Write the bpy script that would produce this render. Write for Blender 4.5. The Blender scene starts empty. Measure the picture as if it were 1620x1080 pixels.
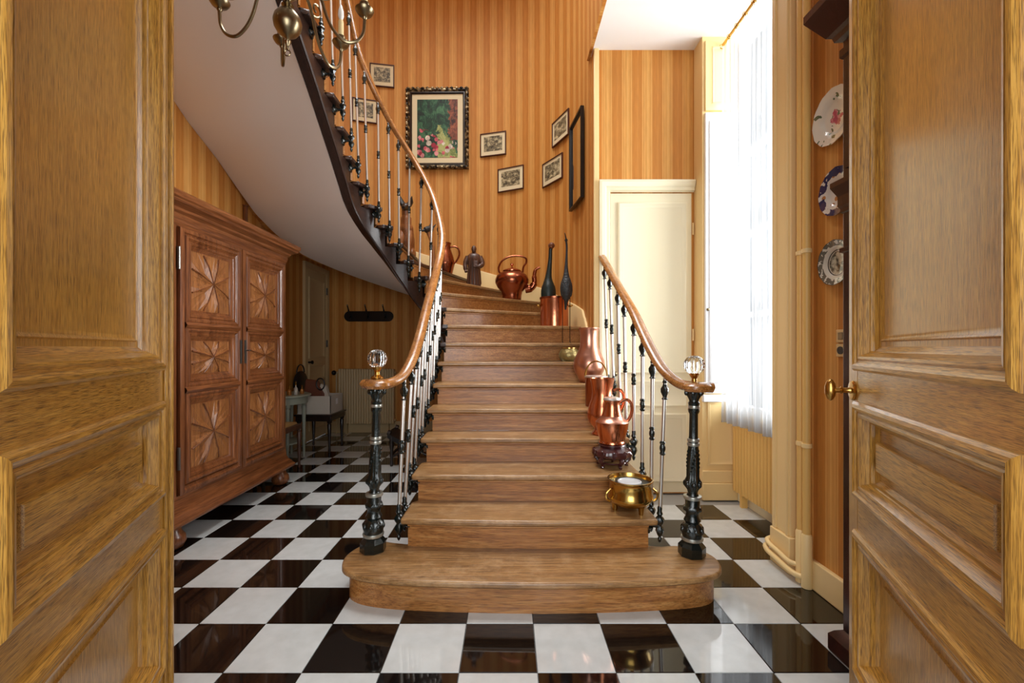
import bpy, bmesh, math, random
from mathutils import Vector, Matrix
random.seed(7)
pi = math.pi
C = bpy.context.scene.collection
SC = bpy.context.scene

# ------------------------------------------------------------------ camera, world, lights, exposure
F, CX, CY, CH = 697.0, 805.0, 550.0, 1.24
cd = bpy.data.cameras.new('camera'); cam = bpy.data.objects.new('camera', cd); C.objects.link(cam)
cam.location = (0, 0, CH); cam.rotation_euler = (pi/2, 0, 0)
cd.sensor_width = 36; cd.lens = 36*F/1620
cd.shift_x = (810-CX)/1620; cd.shift_y = (CY-540)/1620
cd.clip_start = .02
SC.camera = cam

w = bpy.data.worlds.new('daylight_sky'); SC.world = w; w.use_nodes = True
w.node_tree.nodes['Background'].inputs[0].default_value = (.82, .91, 1, 1)
w.node_tree.nodes['Background'].inputs[1].default_value = .42

def area(name, loc, rot, sx, sy, power, col, spread=180):
    d = bpy.data.lights.new(name, 'AREA'); d.shape = 'RECTANGLE'; d.size = sx; d.size_y = sy
    d.energy = power; d.color = col; d.spread = math.radians(spread)
    o = bpy.data.objects.new(name, d); C.objects.link(o); o.location = loc; o.rotation_euler = rot
    return o
area('window_daylight', (3.1, 3.0, 2.25), (0, pi/2, 0), 3.2, 1.6, 205, (.95, .98, 1), 110)       # outside the tall window
area('stairwell_fill', (-.45, 3.3, 6.35), (0, 0, 0), 2.0, 2.4, 57, (.97, .99, 1), 112)          # added overhead fill lamp, the closed ceiling has no opening here
area('front_fill', (0, -.9, 1.75), (-pi/2, 0, pi), 1.5, 2.2, 42, (.97, .99, 1))         # added fill lamp behind the camera, unseen, lights risers and closet wall

SC.view_settings.view_transform = 'Standard'
SC.view_settings.look = 'None'
SC.view_settings.gamma = 1
SC.view_settings.use_curve_mapping = False
SC.view_settings.exposure = 0.70
SC.cycles.use_denoising = True
SC.cycles.max_bounces = 9
SC.cycles.diffuse_bounces = 6
SC.cycles.sample_clamp_indirect = 6

# ------------------------------------------------------------------ mesh helpers
W = {}
def woff(o):
    return W.get(o.name, Vector((0, 0, 0))) if o else Vector((0, 0, 0))

def norm2(a):
    l = math.hypot(*a); return (a[0]/l, a[1]/l)

class MB:
    def __init__(s): s.v = []; s.f = []; s.uvf = None
    def add(s, vs, fs):
        n = len(s.v); s.v += [tuple(p) for p in vs]; s.f += [tuple(i+n for i in f) for f in fs]; return s
    def box(s, x0, y0, z0, x1, y1, z1):
        return s.add([(x0,y0,z0),(x1,y0,z0),(x1,y1,z0),(x0,y1,z0),(x0,y0,z1),(x1,y0,z1),(x1,y1,z1),(x0,y1,z1)],
              [(0,3,2,1),(4,5,6,7),(0,1,5,4),(1,2,6,5),(2,3,7,6),(3,0,4,7)])
    def loops(s, L, closed=True, cap0=False, cap1=False, ring=False):
        n = len(L[0]); vs = [p for l in L for p in l]; fs = []
        m = len(L)
        for i in range(m if ring else m-1):
            a = i*n; b = ((i+1) % m)*n
            for j in range(n if closed else n-1):
                k = (j+1) % n
                fs.append((a+j, a+k, b+k, b+j))
        if cap0: fs.append(tuple(range(n))[::-1])
        if cap1: fs.append(tuple((m-1)*n+j for j in range(n)))
        return s.add(vs, fs)
    def lathe(s, prof, c=(0,0,0), n=24, sx=1, sy=1, amp=None, lobes=8, ph=0):
        L = []
        for i, (r, z) in enumerate(prof):
            a = amp[i] if amp else 0
            L.append([(c[0]+sx*r*(1+a*math.cos(lobes*t))*math.cos(t+ph), c[1]+sy*r*(1+a*math.cos(lobes*t))*math.sin(t+ph), c[2]+z)
                      for t in [2*pi*j/n for j in range(n)]])
        return s.loops(L, True, prof[0][0] > 1e-4, prof[-1][0] > 1e-4)
    def tube(s, pts, r, n=8, caps=True, ring=False):
        P = [Vector(p) for p in pts]; m = len(P)
        R = r if isinstance(r, (list, tuple)) else [r]*m
        L = []; up = None
        for i in range(m):
            if ring: T = P[(i+1) % m]-P[i-1]
            else: T = P[min(i+1, m-1)]-P[max(i-1, 0)]
            T.normalize()
            if up is None:
                up = Vector((0,0,1)) if abs(T.z) < .9 else Vector((1,0,0))
            side = T.cross(up)
            if side.length < 1e-5: side = T.cross(Vector((0,1,0)))
            side.normalize(); up = side.cross(T).normalized()
            L.append([tuple(P[i]+side*(R[i]*math.cos(a))+up*(R[i]*math.sin(a))) for a in [2*pi*j/n for j in range(n)]])
        return s.loops(L, True, caps and not ring, caps and not ring, ring)
    def sweep(s, pts, sec, caps=True):
        P = [Vector(p) for p in pts]; m = len(P); L = []
        for i in range(m):
            T = (P[min(i+1,m-1)]-P[max(i-1,0)]).normalized()
            side = T.cross(Vector((0,0,1))).normalized(); up = side.cross(T)
            L.append([tuple(P[i]+side*a+up*b) for a, b in sec])
        return s.loops(L, True, caps, caps)
    def prism(s, poly, z0, z1):
        return s.loops([[(x,y,z0) for x,y in poly], [(x,y,z1) for x,y in poly]], True, True, True)
    def panel(s, u0, v0, u1, v1, prof, M, fill=True, back=False):
        L = []
        for i, h in prof:
            L.append([M(u0+i,v0+i,h), M(u1-i,v0+i,h), M(u1-i,v1-i,h), M(u0+i,v1-i,h)])
        return s.loops(L, True, back, fill)
    def ball(s, c, r, n=12, m=8, sx=1, sy=1, sz=1):
        return s.lathe([(r*math.sin(pi*i/m), -r*sz*math.cos(pi*i/m)) for i in range(m+1)], c, n, sx, sy)
    def build(s, name, mat, parent=None, smooth=38, bevel=0, rel=True, M=None):
        me = bpy.data.meshes.new(name)
        off = woff(parent) if rel else Vector((0,0,0))
        vs = [Vector(p) for p in s.v]
        if M: vs = [M @ p for p in vs]
        me.from_pydata([tuple(p-off) for p in vs], [], s.f)
        if s.uvf:
            ul = me.uv_layers.new(name='UVMap')
            for lp in me.loops: ul.data[lp.index].uv = s.uvf(s.v[lp.vertex_index])
        bm = bmesh.new(); bm.from_mesh(me)
        bmesh.ops.remove_doubles(bm, verts=bm.verts, dist=1e-5)
        bmesh.ops.recalc_face_normals(bm, faces=bm.faces); bm.to_mesh(me); bm.free()
        if smooth:
            me.polygons.foreach_set('use_smooth', [True]*len(me.polygons))
            me.set_sharp_from_angle(angle=math.radians(smooth))
        me.materials.append(mat)
        o = bpy.data.objects.new(name, me); C.objects.link(o)
        if parent: o.parent = parent; W[o.name] = woff(parent)
        if bevel:
            b = o.modifiers.new('bevel', 'BEVEL'); b.width = bevel; b.segments = 2; b.limit_method = 'ANGLE'; b.angle_limit = .7
        return o

def tag(o, label, cat=None, group=None, kind=None):
    o['label'] = label
    if cat: o['category'] = cat
    if group: o['group'] = group
    if kind: o['kind'] = kind
    return o
def thing(name, label, cat, loc=(0,0,0), rotz=0, group=None, kind=None):
    o = bpy.data.objects.new(name, None); C.objects.link(o); o.location = loc; o.rotation_euler = (0,0,rotz)
    o.empty_display_size = .05
    W[o.name] = Vector(loc)
    return tag(o, label, cat, group, kind)
def struct(o, label, cat):
    return tag(o, label, cat, None, 'structure')
def dupe(o, parent, loc):
    c = o.copy(); C.objects.link(c); c.parent = parent; c.location = loc; return c

def cr(pts, n=8, closed=False):
    """Catmull-Rom through the points"""
    P = [Vector(p) for p in pts]; out = []; m = len(P)
    for i in range(m if closed else m-1):
        if closed: a,b,c,d = P[i-1],P[i],P[(i+1)%m],P[(i+2)%m]
        else: a,b,c,d = P[max(i-1,0)],P[i],P[i+1],P[min(i+2,m-1)]
        for j in range(n):
            t = j/n
            out.append(.5*((2*b)+(c-a)*t+(2*a-5*b+4*c-d)*t*t+(3*b-a-3*c+d)*t**3))
    if not closed: out.append(P[-1])
    return [tuple(p) for p in out]
def arc(cx, cy, r, a0, a1, n): return [(cx+r*math.cos(a0+(a1-a0)*i/n), cy+r*math.sin(a0+(a1-a0)*i/n)) for i in range(n+1)]

# ------------------------------------------------------------------ materials
def lin(c):
    return tuple(((x/255)/12.92 if x/255 <= .04045 else ((x/255+.055)/1.055)**2.4) for x in c)+(1,)
MT = {}
def pbr(name, col, rough=.5, metal=0, spec=.5, coat=0, bump=0, bscale=60):
    m = bpy.data.materials.new(name); m.use_nodes = True; t = m.node_tree; b = t.nodes['Principled BSDF']
    b.inputs['Base Color'].default_value = lin(col); b.inputs['Roughness'].default_value = rough
    b.inputs['Metallic'].default_value = metal; b.inputs['Specular IOR Level'].default_value = spec
    b.inputs['Coat Weight'].default_value = coat; b.inputs['Coat Roughness'].default_value = .12
    if bump:
        n = t.nodes.new('ShaderNodeTexNoise'); n.inputs['Scale'].default_value = bscale; n.inputs['Detail'].default_value = 4
        tc = t.nodes.new('ShaderNodeTexCoord'); t.links.new(tc.outputs['Object'], n.inputs['Vector'])
        bp = t.nodes.new('ShaderNodeBump'); bp.inputs['Strength'].default_value = bump; bp.inputs['Distance'].default_value = .01
        t.links.new(n.outputs['Fac'], bp.inputs['Height']); t.links.new(bp.outputs['Normal'], b.inputs['Normal'])
    MT[name] = m; return m
class NT:
    def __init__(s, name):
        s.m = bpy.data.materials.new(name); s.m.use_nodes = True; s.t = s.m.node_tree; s.b = s.t.nodes['Principled BSDF']; MT[name] = s.m
    def n(s, ty, **kw):
        x = s.t.nodes.new('ShaderNode'+ty)
        for k, v in kw.items():
            if k in x.inputs.keys(): x.inputs[k].default_value = v
            else: setattr(x, k, v)
        return x
    def l(s, a, b): s.t.links.new(a, b)
    def ramp(s, fac, stops, interp='LINEAR'):
        r = s.t.nodes.new('ShaderNodeValToRGB'); e = r.color_ramp.elements; r.color_ramp.interpolation = interp
        while len(e) < len(stops): e.new(.5)
        for i, (p, c) in enumerate(stops): e[i].position = p; e[i].color = lin(c) if len(c) == 3 else c
        s.l(fac, r.inputs['Fac']); return r.outputs['Color']
    def math(s, op, a, b=None, c=None):
        x = s.t.nodes.new('ShaderNodeMath'); x.operation = op
        for i, v in enumerate((a, b, c)):
            if v is None: continue
            if hasattr(v, 'node'): s.l(v, x.inputs[i])
            else: x.inputs[i].default_value = v
        return x.outputs[0]
    def mix(s, fac, a, b, mode='MIX'):
        x = s.t.nodes.new('ShaderNodeMix'); x.data_type = 'RGBA'; x.blend_type = mode
        for sock, v in ((x.inputs[0], fac), (x.inputs[6], a), (x.inputs[7], b)):
            if hasattr(v, 'node'): s.l(v, sock)
            elif isinstance(v, (int, float)): sock.default_value = v
            else: sock.default_value = lin(v) if len(v) == 3 else v
        return x.outputs[2]
    def bump(s, h, st=.3, dist=.01):
        bp = s.n('Bump', Strength=st, Distance=dist); s.l(h, bp.inputs['Height']); s.l(bp.outputs['Normal'], s.b.inputs['Normal'])

def wood(name, c1, c2, c3, axis=2, rough=.35, grain=1.0, coat=.25, bump=.25, wear=None, pores=.55):
    k = NT(name); tc = k.n('TexCoord'); mp = k.n('Mapping')
    sc = [34*grain]*3; sc[axis] = 1.6*grain; mp.inputs['Scale'].default_value = sc
    k.l(tc.outputs['Object'], mp.inputs['Vector'])
    n1 = k.n('TexNoise', Scale=1.0, Detail=6.0, Roughness=.6, Distortion=.6); k.l(mp.outputs[0], n1.inputs['Vector'])
    mp2 = k.n('Mapping'); sc2 = [220*grain]*3; sc2[axis] = 7*grain; mp2.inputs['Scale'].default_value = sc2
    k.l(tc.outputs['Object'], mp2.inputs['Vector'])
    n2 = k.n('TexNoise', Scale=1.0, Detail=3.0); k.l(mp2.outputs[0], n2.inputs['Vector'])
    n3 = k.n('TexNoise', Scale=2.2, Detail=3.0); k.l(tc.outputs['Object'], n3.inputs['Vector'])
    base = k.ramp(n1.outputs['Fac'], [(.28, c1), (.5, c2), (.75, c3)])
    fine = k.ramp(n2.outputs['Fac'], [(.40, (140,132,120)), (.52, (255,255,255))])
    col = k.mix(pores, base, fine, 'MULTIPLY')
    big = k.ramp(n3.outputs['Fac'], [(.3, (215,215,215)), (.7, (255,255,255))])
    col = k.mix(.8, col, big, 'MULTIPLY')
    if wear:
        n4 = k.n('TexNoise', Scale=9.0, Detail=6.0, Roughness=.7); k.l(tc.outputs['Object'], n4.inputs['Vector'])
        f = k.ramp(n4.outputs['Fac'], [(.48, (0,0,0)), (.72, (255,255,255))])
        col = k.mix(k.math('MULTIPLY', f, .45), col, wear)
    k.l(col, k.b.inputs['Base Color'])
    k.b.inputs['Roughness'].default_value = rough; k.b.inputs['Coat Weight'].default_value = coat; k.b.inputs['Coat Roughness'].default_value = .2
    k.bump(k.math('ADD', n1.outputs['Fac'], k.math('MULTIPLY', n2.outputs['Fac'], .6)), bump, .004)
    return k.m

oak = ((174,119,42), (206,151,62), (224,173,84))
wood('oak_upright', *oak, axis=2, grain=3.6, coat=.8, rough=.32, bump=.16, pores=.75); wood('oak_level', *oak, axis=0, grain=3.6, coat=.8, rough=.32, bump=.25, pores=.85)
walnut = ((104,56,28), (142,84,46), (170,108,64))
wood('walnut_upright', *walnut, axis=2, rough=.3); wood('walnut_along', *walnut, axis=1, rough=.3)
wood('walnut_star', (140,84,42), (172,110,58), (192,130,74), axis=2, rough=.42, bump=.08, grain=.7, coat=.12)
wood('tread_oak', (128,90,52), (168,124,74), (192,150,98), axis=0, grain=1.6, rough=.38, wear=(196,162,120), bump=.35)
wood('riser_oak', (140,86,42), (182,122,64), (208,154,92), axis=0, grain=1.6, rough=.34)
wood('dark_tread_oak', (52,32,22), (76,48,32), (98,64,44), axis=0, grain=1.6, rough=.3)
wood('stringer_wood', (36,22,16), (52,32,24), (66,42,32), axis=1, rough=.35)
wood('handrail_wood', (146,90,42), (180,118,60), (202,144,82), axis=1, rough=.22, coat=.6)
wood('mahogany', (38,12,8), (58,20,14), (74,28,20), axis=2, rough=.25, coat=.4)
wood('dark_stool_wood', (26,17,12), (40,26,19), (54,36,26), axis=2, rough=.35)
wood('carved_brown', (66,40,28), (92,58,40), (116,76,54), axis=2, rough=.45)
wood('dog_wood', (140,84,46), (170,108,62), (190,128,80), axis=2, rough=.35)

k = NT('wallpaper'); tc = k.n('TexCoord'); sp = k.n('SeparateXYZ'); k.l(tc.outputs['UV'], sp.inputs[0])
u = k.math('FRACT', k.math('DIVIDE', sp.outputs[0], .172))
DK, LT, LN, GL = (193,126,54), (210,150,76), (184,116,46), (219,163,90)
col = k.ramp(u, [(0,DK), (.06,LN), (.075,DK), (.20,(198,132,60)), (.30,DK), (.42,LN), (.435,DK), (.47,GL), (.49,LT), (.55,LN), (.565,GL), (.60,LT), (.72,GL), (.80,LT), (.90,LN), (.915,GL), (.95,LT), (.98,DK)], 'CONSTANT')
nz = k.n('TexNoise', Scale=55.0, Detail=3.0); mpp = k.n('Mapping'); mpp.inputs['Scale'].default_value = (1, .12, 1)
k.l(tc.outputs['UV'], mpp.inputs['Vector']); k.l(mpp.outputs[0], nz.inputs['Vector'])
col = k.mix(.35, col, k.ramp(nz.outputs['Fac'], [(.3,(205,205,205)), (.7,(255,255,255))]), 'MULTIPLY')
k.l(col, k.b.inputs['Base Color']); k.b.inputs['Roughness'].default_value = .55; k.b.inputs['Specular IOR Level'].default_value = .3

for nm, c in (('tile_white', (206,210,209)), ('tile_black', (20,15,13))):
    k = NT(nm); tc = k.n('TexCoord'); nz = k.n('TexNoise', Scale=14.0, Detail=5.0); oi = k.n('ObjectInfo')
    ad = k.n('VectorMath', operation='ADD'); k.l(tc.outputs['Object'], ad.inputs[0]); k.l(oi.outputs['Location'], ad.inputs[1])
    k.l(ad.outputs[0], nz.inputs['Vector'])
    k.l(k.mix(.5, c, k.ramp(nz.outputs['Fac'], [(.3,(228,228,226)), (.65,(255,255,255))]), 'MULTIPLY'), k.b.inputs['Base Color'])
    k.b.inputs['Roughness'].default_value = .05; k.b.inputs['Specular IOR Level'].default_value = .5
    k.b.inputs['Coat Weight'].default_value = .3; k.b.inputs['Coat Roughness'].default_value = .04

pbr('grout', (150,148,142), .8); pbr('plaster', (245,244,241), .85, bump=.04, bscale=25); pbr('white_paint', (240,241,242), .45)
pbr('cream_paint', (238,228,196), .4); pbr('honey_paint', (228,184,106), .42); pbr('honey_light', (238,208,148), .42)
pbr('nook_paint', (196,172,128), .5)
pbr('iron', (16,27,25), .22, .35, .6, .5, bump=.25, bscale=120); pbr('silver_ring', (168,168,158), .3, .7)
pbr('steel_rod', (214,211,204), .32, .9); pbr('brass', (192,156,84), .2, 1); pbr('old_brass', (140,126,98), .3, 1)
pbr('gold_knob', (190,148,78), .22, 1); pbr('copper', (208,130,94), .2, 1, bump=.08, bscale=30); pbr('copper_dark', (152,88,62), .24, 1, bump=.1, bscale=30)
pbr('copper_rose', (208,152,130), .3, 1, bump=.08, bscale=40); pbr('tin', (204,196,188), .35, .8)
pbr('black_iron', (20,18,17), .4, .3); pbr('candle_wax', (226,204,150), .5); pbr('bulb_glass', (240,238,232), .15)
pbr('bird_green', (16,34,32), .4, bump=.3, bscale=40); pbr('bird_grey', (40,44,46), .5, bump=.8, bscale=50); pbr('bird_brown', (110,66,42), .5)
pbr('black_lacquer', (14,12,12), .3); pbr('frame_red', (74,34,22), .35); pbr('mat_cream', (222,206,166), .7); pbr('mirror_glass', (200,200,200), .04, 1)
pbr('grey_green_paint', (158,164,148), .5); pbr('cane_tan', (178,140,84), .7, bump=.4, bscale=90); pbr('white_card', (206,198,184), .7)
pbr('leather_tan', (112,62,42), .5); pbr('black_leather', (20,18,18), .4); pbr('rose_wood', (62,24,26), .28, coat=.5)
pbr('switch_plate', (206,176,122), .35, .3); pbr('switch_dark', (40,36,32), .4); pbr('pot_dark', (34,42,40), .4); pbr('plate_grey', (196,198,200), .3)
pbr('perfume_amber', (180,120,60), .15, .4); pbr('perfume_clear', (196,190,178), .15, .2); pbr('hinge_steel', (120,118,112), .35, .8)
pbr('stone_bowl', (148,132,84), .35, .7, bump=.5, bscale=45)

def glass(name, col, rough=0, ior=1.5):
    k = NT(name); k.b.inputs['Base Color'].default_value = lin(col); k.b.inputs['Transmission Weight'].default_value = 1
    k.b.inputs['Roughness'].default_value = rough; k.b.inputs['IOR'].default_value = ior; return k.m
glass('crystal', (250,252,252), 0, 1.52)
# window pane: light passes through with a faint reflection
k = NT('pane_glass'); k.t.nodes.remove(k.b); out = k.t.nodes['Material Output']
tr = k.n('BsdfTransparent'); gl = k.n('BsdfGlossy', Roughness=.02); mx = k.n('MixShader'); mx.inputs[0].default_value = .06
k.l(tr.outputs[0], mx.inputs[1]); k.l(gl.outputs[0], mx.inputs[2]); k.l(mx.outputs[0], out.inputs['Surface'])
# sheer curtain
k = NT('sheer_cloth'); k.t.nodes.remove(k.b); out = k.t.nodes['Material Output']
tl = k.n('BsdfTranslucent'); tl.inputs[0].default_value = (.17,.175,.18,1); df = k.n('BsdfDiffuse'); df.inputs[0].default_value = (.93,.94,.94,1)
tr = k.n('BsdfTransparent'); m1 = k.n('MixShader'); m1.inputs[0].default_value = .35; m2 = k.n('MixShader'); m2.inputs[0].default_value = .42
k.l(tl.outputs[0], m1.inputs[1]); k.l(df.outputs[0], m1.inputs[2]); k.l(m1.outputs[0], m2.inputs[1]); k.l(tr.outputs[0], m2.inputs[2]); k.l(m2.outputs[0], out.inputs['Surface'])

# engraving print
k = NT('engraving'); tc = k.n('TexCoord'); oi = k.n('ObjectInfo'); ad = k.n('VectorMath', operation='ADD')
cb = k.n('CombineXYZ'); k.l(k.math('MULTIPLY', oi.outputs['Random'], 40), cb.inputs[1])
k.l(tc.outputs['Generated'], ad.inputs[0]); k.l(cb.outputs[0], ad.inputs[1])
n1 = k.n('TexNoise', Scale=5.0, Detail=8.0, Roughness=.72); k.l(ad.outputs[0], n1.inputs['Vector'])
k.l(k.ramp(n1.outputs['Fac'], [(.38,(56,50,40)), (.50,(120,110,84)), (.62,(204,190,150))]), k.b.inputs['Base Color']); k.b.inputs['Roughness'].default_value = .35

# garden painting: dark foliage, pale path, pink and white flowers
k = NT('garden_print'); tc = k.n('TexCoord'); sp = k.n('SeparateXYZ'); k.l(tc.outputs['Generated'], sp.inputs[0]); gx, gz = sp.outputs[0], sp.outputs[2]
n1 = k.n('TexNoise', Scale=7.0, Detail=7.0, Roughness=.65, Distortion=1.2); k.l(tc.outputs['Generated'], n1.inputs['Vector'])
base = k.ramp(n1.outputs['Fac'], [(.36,(14,30,24)), (.5,(28,70,48)), (.64,(72,120,82))])
warp = k.math('MULTIPLY', k.math('SUBTRACT', n1.outputs['Fac'], .5), .5)
cx_ = k.math('SUBTRACT', .78, k.math('MULTIPLY', gz, .42))
pm = k.math('ABSOLUTE', k.math('ADD', k.math('SUBTRACT', gx, cx_), warp))
pw = k.math('SUBTRACT', .27, k.math('MULTIPLY', gz, .42))
path = k.math('MULTIPLY', k.math('LESS_THAN', pm, pw), k.math('LESS_THAN', gz, .56))
col = k.mix(path, base, k.ramp(n1.outputs['Fac'], [(.4,(104,122,60)), (.6,(176,180,112))]))
rm = k.math('MULTIPLY', k.math('GREATER_THAN', k.math('ADD', gx, warp), .8), k.math('GREATER_THAN', gz, .3))
col = k.mix(k.math('MULTIPLY', rm, .8), col, k.ramp(n1.outputs['Fac'], [(.4,(60,20,18)), (.62,(176,84,56))]))
vo = k.n('TexVoronoi', Scale=8.5); mp = k.n('Mapping'); mp.inputs['Scale'].default_value = (1, 1, 1.35); k.l(tc.outputs['Generated'], mp.inputs[0]); k.l(mp.outputs[0], vo.inputs['Vector'])
fl = k.math('MULTIPLY', k.math('LESS_THAN', k.math('ADD', vo.outputs['Distance'], k.math('MULTIPLY', warp, 1.2)), .5),
            k.math('LESS_THAN', k.math('ADD', k.math('ADD', k.math('MULTIPLY', gx, .34), gz), warp), .52))
fc = k.ramp(vo.outputs['Color'], [(.0,(176,46,70)), (.3,(222,106,118)), (.55,(226,150,150)), (.72,(232,226,206))], 'CONSTANT')
fc = k.mix(.6, fc, k.ramp(n1.outputs['Fac'], [(.4,(140,110,110)), (.6,(255,255,255))]), 'MULTIPLY')
k.l(k.mix(fl, col, fc), k.b.inputs['Base Color']); k.b.inputs['Roughness'].default_value = .35

# ornate gilt/dark frame
k = NT('gilt_frame'); tc = k.n('TexCoord'); n1 = k.n('TexNoise', Scale=22.0, Detail=4.0); k.l(tc.outputs['Object'], n1.inputs['Vector'])
k.l(k.ramp(n1.outputs['Fac'], [(.42,(30,24,18)), (.52,(84,66,38)), (.66,(196,176,134))]), k.b.inputs['Base Color']); k.b.inputs['Roughness'].default_value = .35; k.b.inputs['Metallic'].default_value = .5
k.bump(n1.outputs['Fac'], .6, .01)

# faience plates: local plate coordinates, axis along local z, radius 1 at rim handled by object scale of coordinates
def plate_mat(name, R, ground, build):
    k = NT(name); tc = k.n('TexCoord'); sp = k.n('SeparateXYZ'); k.l(tc.outputs['Object'], sp.inputs[0])
    r = k.math('DIVIDE', k.math('SQRT', k.math('ADD', k.math('POWER', sp.outputs[0], 2), k.math('POWER', sp.outputs[1], 2))), R)
    k.l(build(k, tc, sp, r, ground), k.b.inputs['Base Color']); k.b.inputs['Roughness'].default_value = .12; k.b.inputs['Coat Weight'].default_value = .5
    return k.m
def pl_floral(k, tc, sp, r, g):
    n = k.n('TexNoise', Scale=28.0, Detail=3.0); k.l(tc.outputs['Object'], n.inputs['Vector'])
    vo = k.n('TexVoronoi', Scale=14.0); k.l(tc.outputs['Object'], vo.inputs['Vector'])
    leaf = k.math('MULTIPLY', k.math('GREATER_THAN', n.outputs['Fac'], .58), k.math('LESS_THAN', vo.outputs['Distance'], .42))
    c = k.mix(leaf, g, (86,104,76))
    ctr = k.math('LESS_THAN', k.math('ADD', r, k.math('MULTIPLY', n.outputs['Fac'], .6)), .58)
    c = k.mix(ctr, c, k.ramp(n.outputs['Fac'], [(.4,(176,70,96)), (.5,(206,130,140)), (.58,(96,110,80))], 'CONSTANT'))
    return c
def pl_imari(k, tc, sp, r, g):
    n = k.n('TexNoise', Scale=26.0, Detail=3.0); k.l(tc.outputs['Object'], n.inputs['Vector'])
    vo = k.n('TexVoronoi', Scale=26.0); k.l(tc.outputs['Object'], vo.inputs['Vector'])
    c = k.mix(k.math('LESS_THAN', vo.outputs['Distance'], .3), g, (176,120,70))
    band = k.math('MULTIPLY', k.math('GREATER_THAN', k.math('ADD', r, k.math('MULTIPLY', k.math('SUBTRACT', n.outputs['Fac'], .5), .5)), .74), k.math('GREATER_THAN', n.outputs['Fac'], .44))
    return k.mix(band, c, (38,42,84))
def pl_scene(k, tc, sp, r, g):
    n = k.n('TexNoise', Scale=40.0, Detail=5.0); k.l(tc.outputs['Object'], n.inputs['Vector'])
    c = k.mix(k.math('LESS_THAN', r, .52), g, k.ramp(n.outputs['Fac'], [(.4,(58,58,50)), (.6,(190,184,160))]))
    rim = k.math('MULTIPLY', k.math('GREATER_THAN', r, .74), k.math('GREATER_THAN', n.outputs['Fac'], .47))
    c = k.mix(rim, c, (92,92,82))
    c = k.mix(k.math('LESS_THAN', k.math('ABSOLUTE', k.math('SUBTRACT', r, .56)), .02), c, (60,60,54))
    return k.mix(k.math('GREATER_THAN', r, .97), c, (70,70,64))
plate_mat('plate_floral', .133, (222,218,204), pl_floral); plate_mat('plate_imari', .114, (216,210,200), pl_imari); plate_mat('plate_scene', .108, (206,202,188), pl_scene)

# ------------------------------------------------------------------ plan of the stairwell
WX, WC, WR, WN = -.97, 3.85, 1.68, 2.8         # superellipse of the stair wall
def wallpt(t, r=WR):
    c, s = math.cos(t), math.sin(t)
    return (WX+r*math.copysign(abs(c)**(2/WN), c), WC+r*abs(s)**(2/WN))
def inside(x, y):
    if x > WX+WR or x < WX-WR: return False
    if y <= WC: return True
    return abs((x-WX)/WR)**WN+abs((y-WC)/WR)**WN < 1
def hit(p, q):
    u = norm2((q[0]-p[0], q[1]-p[1])); a = 0
    while inside(p[0]+u[0]*a, p[1]+u[1]*a) and a < 6: a += .004
    return (p[0]+u[0]*(a-.004), p[1]+u[1]*(a-.004))
def ell(d):
    t = math.radians(d); return (-.97+.385*math.cos(t), 3.83+.42*math.sin(t))
RISE = .1605
IP = {1:(-.585,2.08), 2:(-.585,2.37), 3:(-.583,2.63), 4:(-.585,2.91), 5:(-.587,3.15), 6:(-.588,3.39), 7:(-.587,3.60), 8:(-.586,3.75),
      9:ell(6), 10:ell(20), 11:ell(41), 12:ell(62), 13:ell(82), 14:ell(97), 15:ell(111), 16:ell(126), 17:ell(145), 18:ell(166),
      19:(-1.354,3.78), 20:(-1.355,3.60), 21:(-1.355,3.40), 22:(-1.355,3.20), 23:(-1.355,2.98), 24:(-1.355,2.74), 25:(-1.355,2.50), 26:(-1.355,2.25)}
OP = {1:(.80,2.08), 2:(.80,2.355), 3:(.80,2.62), 4:(.80,2.90), 5:(.80,3.16), 6:(.80,3.42), 7:(.79,3.675)}
for kk, q in {8:(.70,3.95), 9:(.604,4.124), 10:(.334,4.562), 11:(.345,5.013), 12:(-.182,5.08), 13:(-.535,5.323), 14:(-1.02,5.163), 15:(-1.5,5.44), 16:(-1.95,5.3), 17:(-2.3,5.0), 18:(-2.48,4.75)}.items():
    OP[kk] = hit(IP[kk], q)
for kk, y in {19:4.5, 20:4.27, 21:4.0, 22:3.62, 23:3.35, 24:3.05, 25:2.7, 26:2.4}.items():
    OP[kk] = hit((-2.0, y), (-3.0, y))
def path(T, s):
    s = max(1, min(26, s)); i = min(int(s), 25); t = s-i
    a, b, c, d = T[max(1,i-1)], T[i], T[i+1], T[min(26,i+2)]
    return tuple(.5*((2*b[j])+(c[j]-a[j])*t+(2*a[j]-5*b[j]+4*c[j]-d[j])*t*t+(3*b[j]-a[j]-3*c[j]+d[j])*t**3) for j in (0,1))
def opath(s):
    if s < 8: 
        return path({**OP, 8:(.79,3.94), 9:(.79,4.2)}, s) if s < 7.0 else (OP[7][0]+(OP[8][0]-OP[7][0])*(s-7), OP[7][1]+(OP[8][1]-OP[7][1])*(s-7))
    i = min(int(s), 25); t = s-i; a, b = OP[i], OP[i+1]
    x, y = a[0]+(b[0]-a[0])*t, a[1]+(b[1]-a[1])*t
    if i < 19:                                  # push the chord out to the curved wall
        return hit((WX, WC), (x, y)) if y > WC else (x, y)
    return (x, y)
def inorm(s):
    a, b = path(IP, s-.05), path(IP, s+.05); u = norm2((b[0]-a[0], b[1]-a[1])); return (u[1], -u[0])
def spath(s, off):
    p, n = path(IP, s), inorm(s); return (p[0]+n[0]*off, p[1]+n[1]*off)

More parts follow.
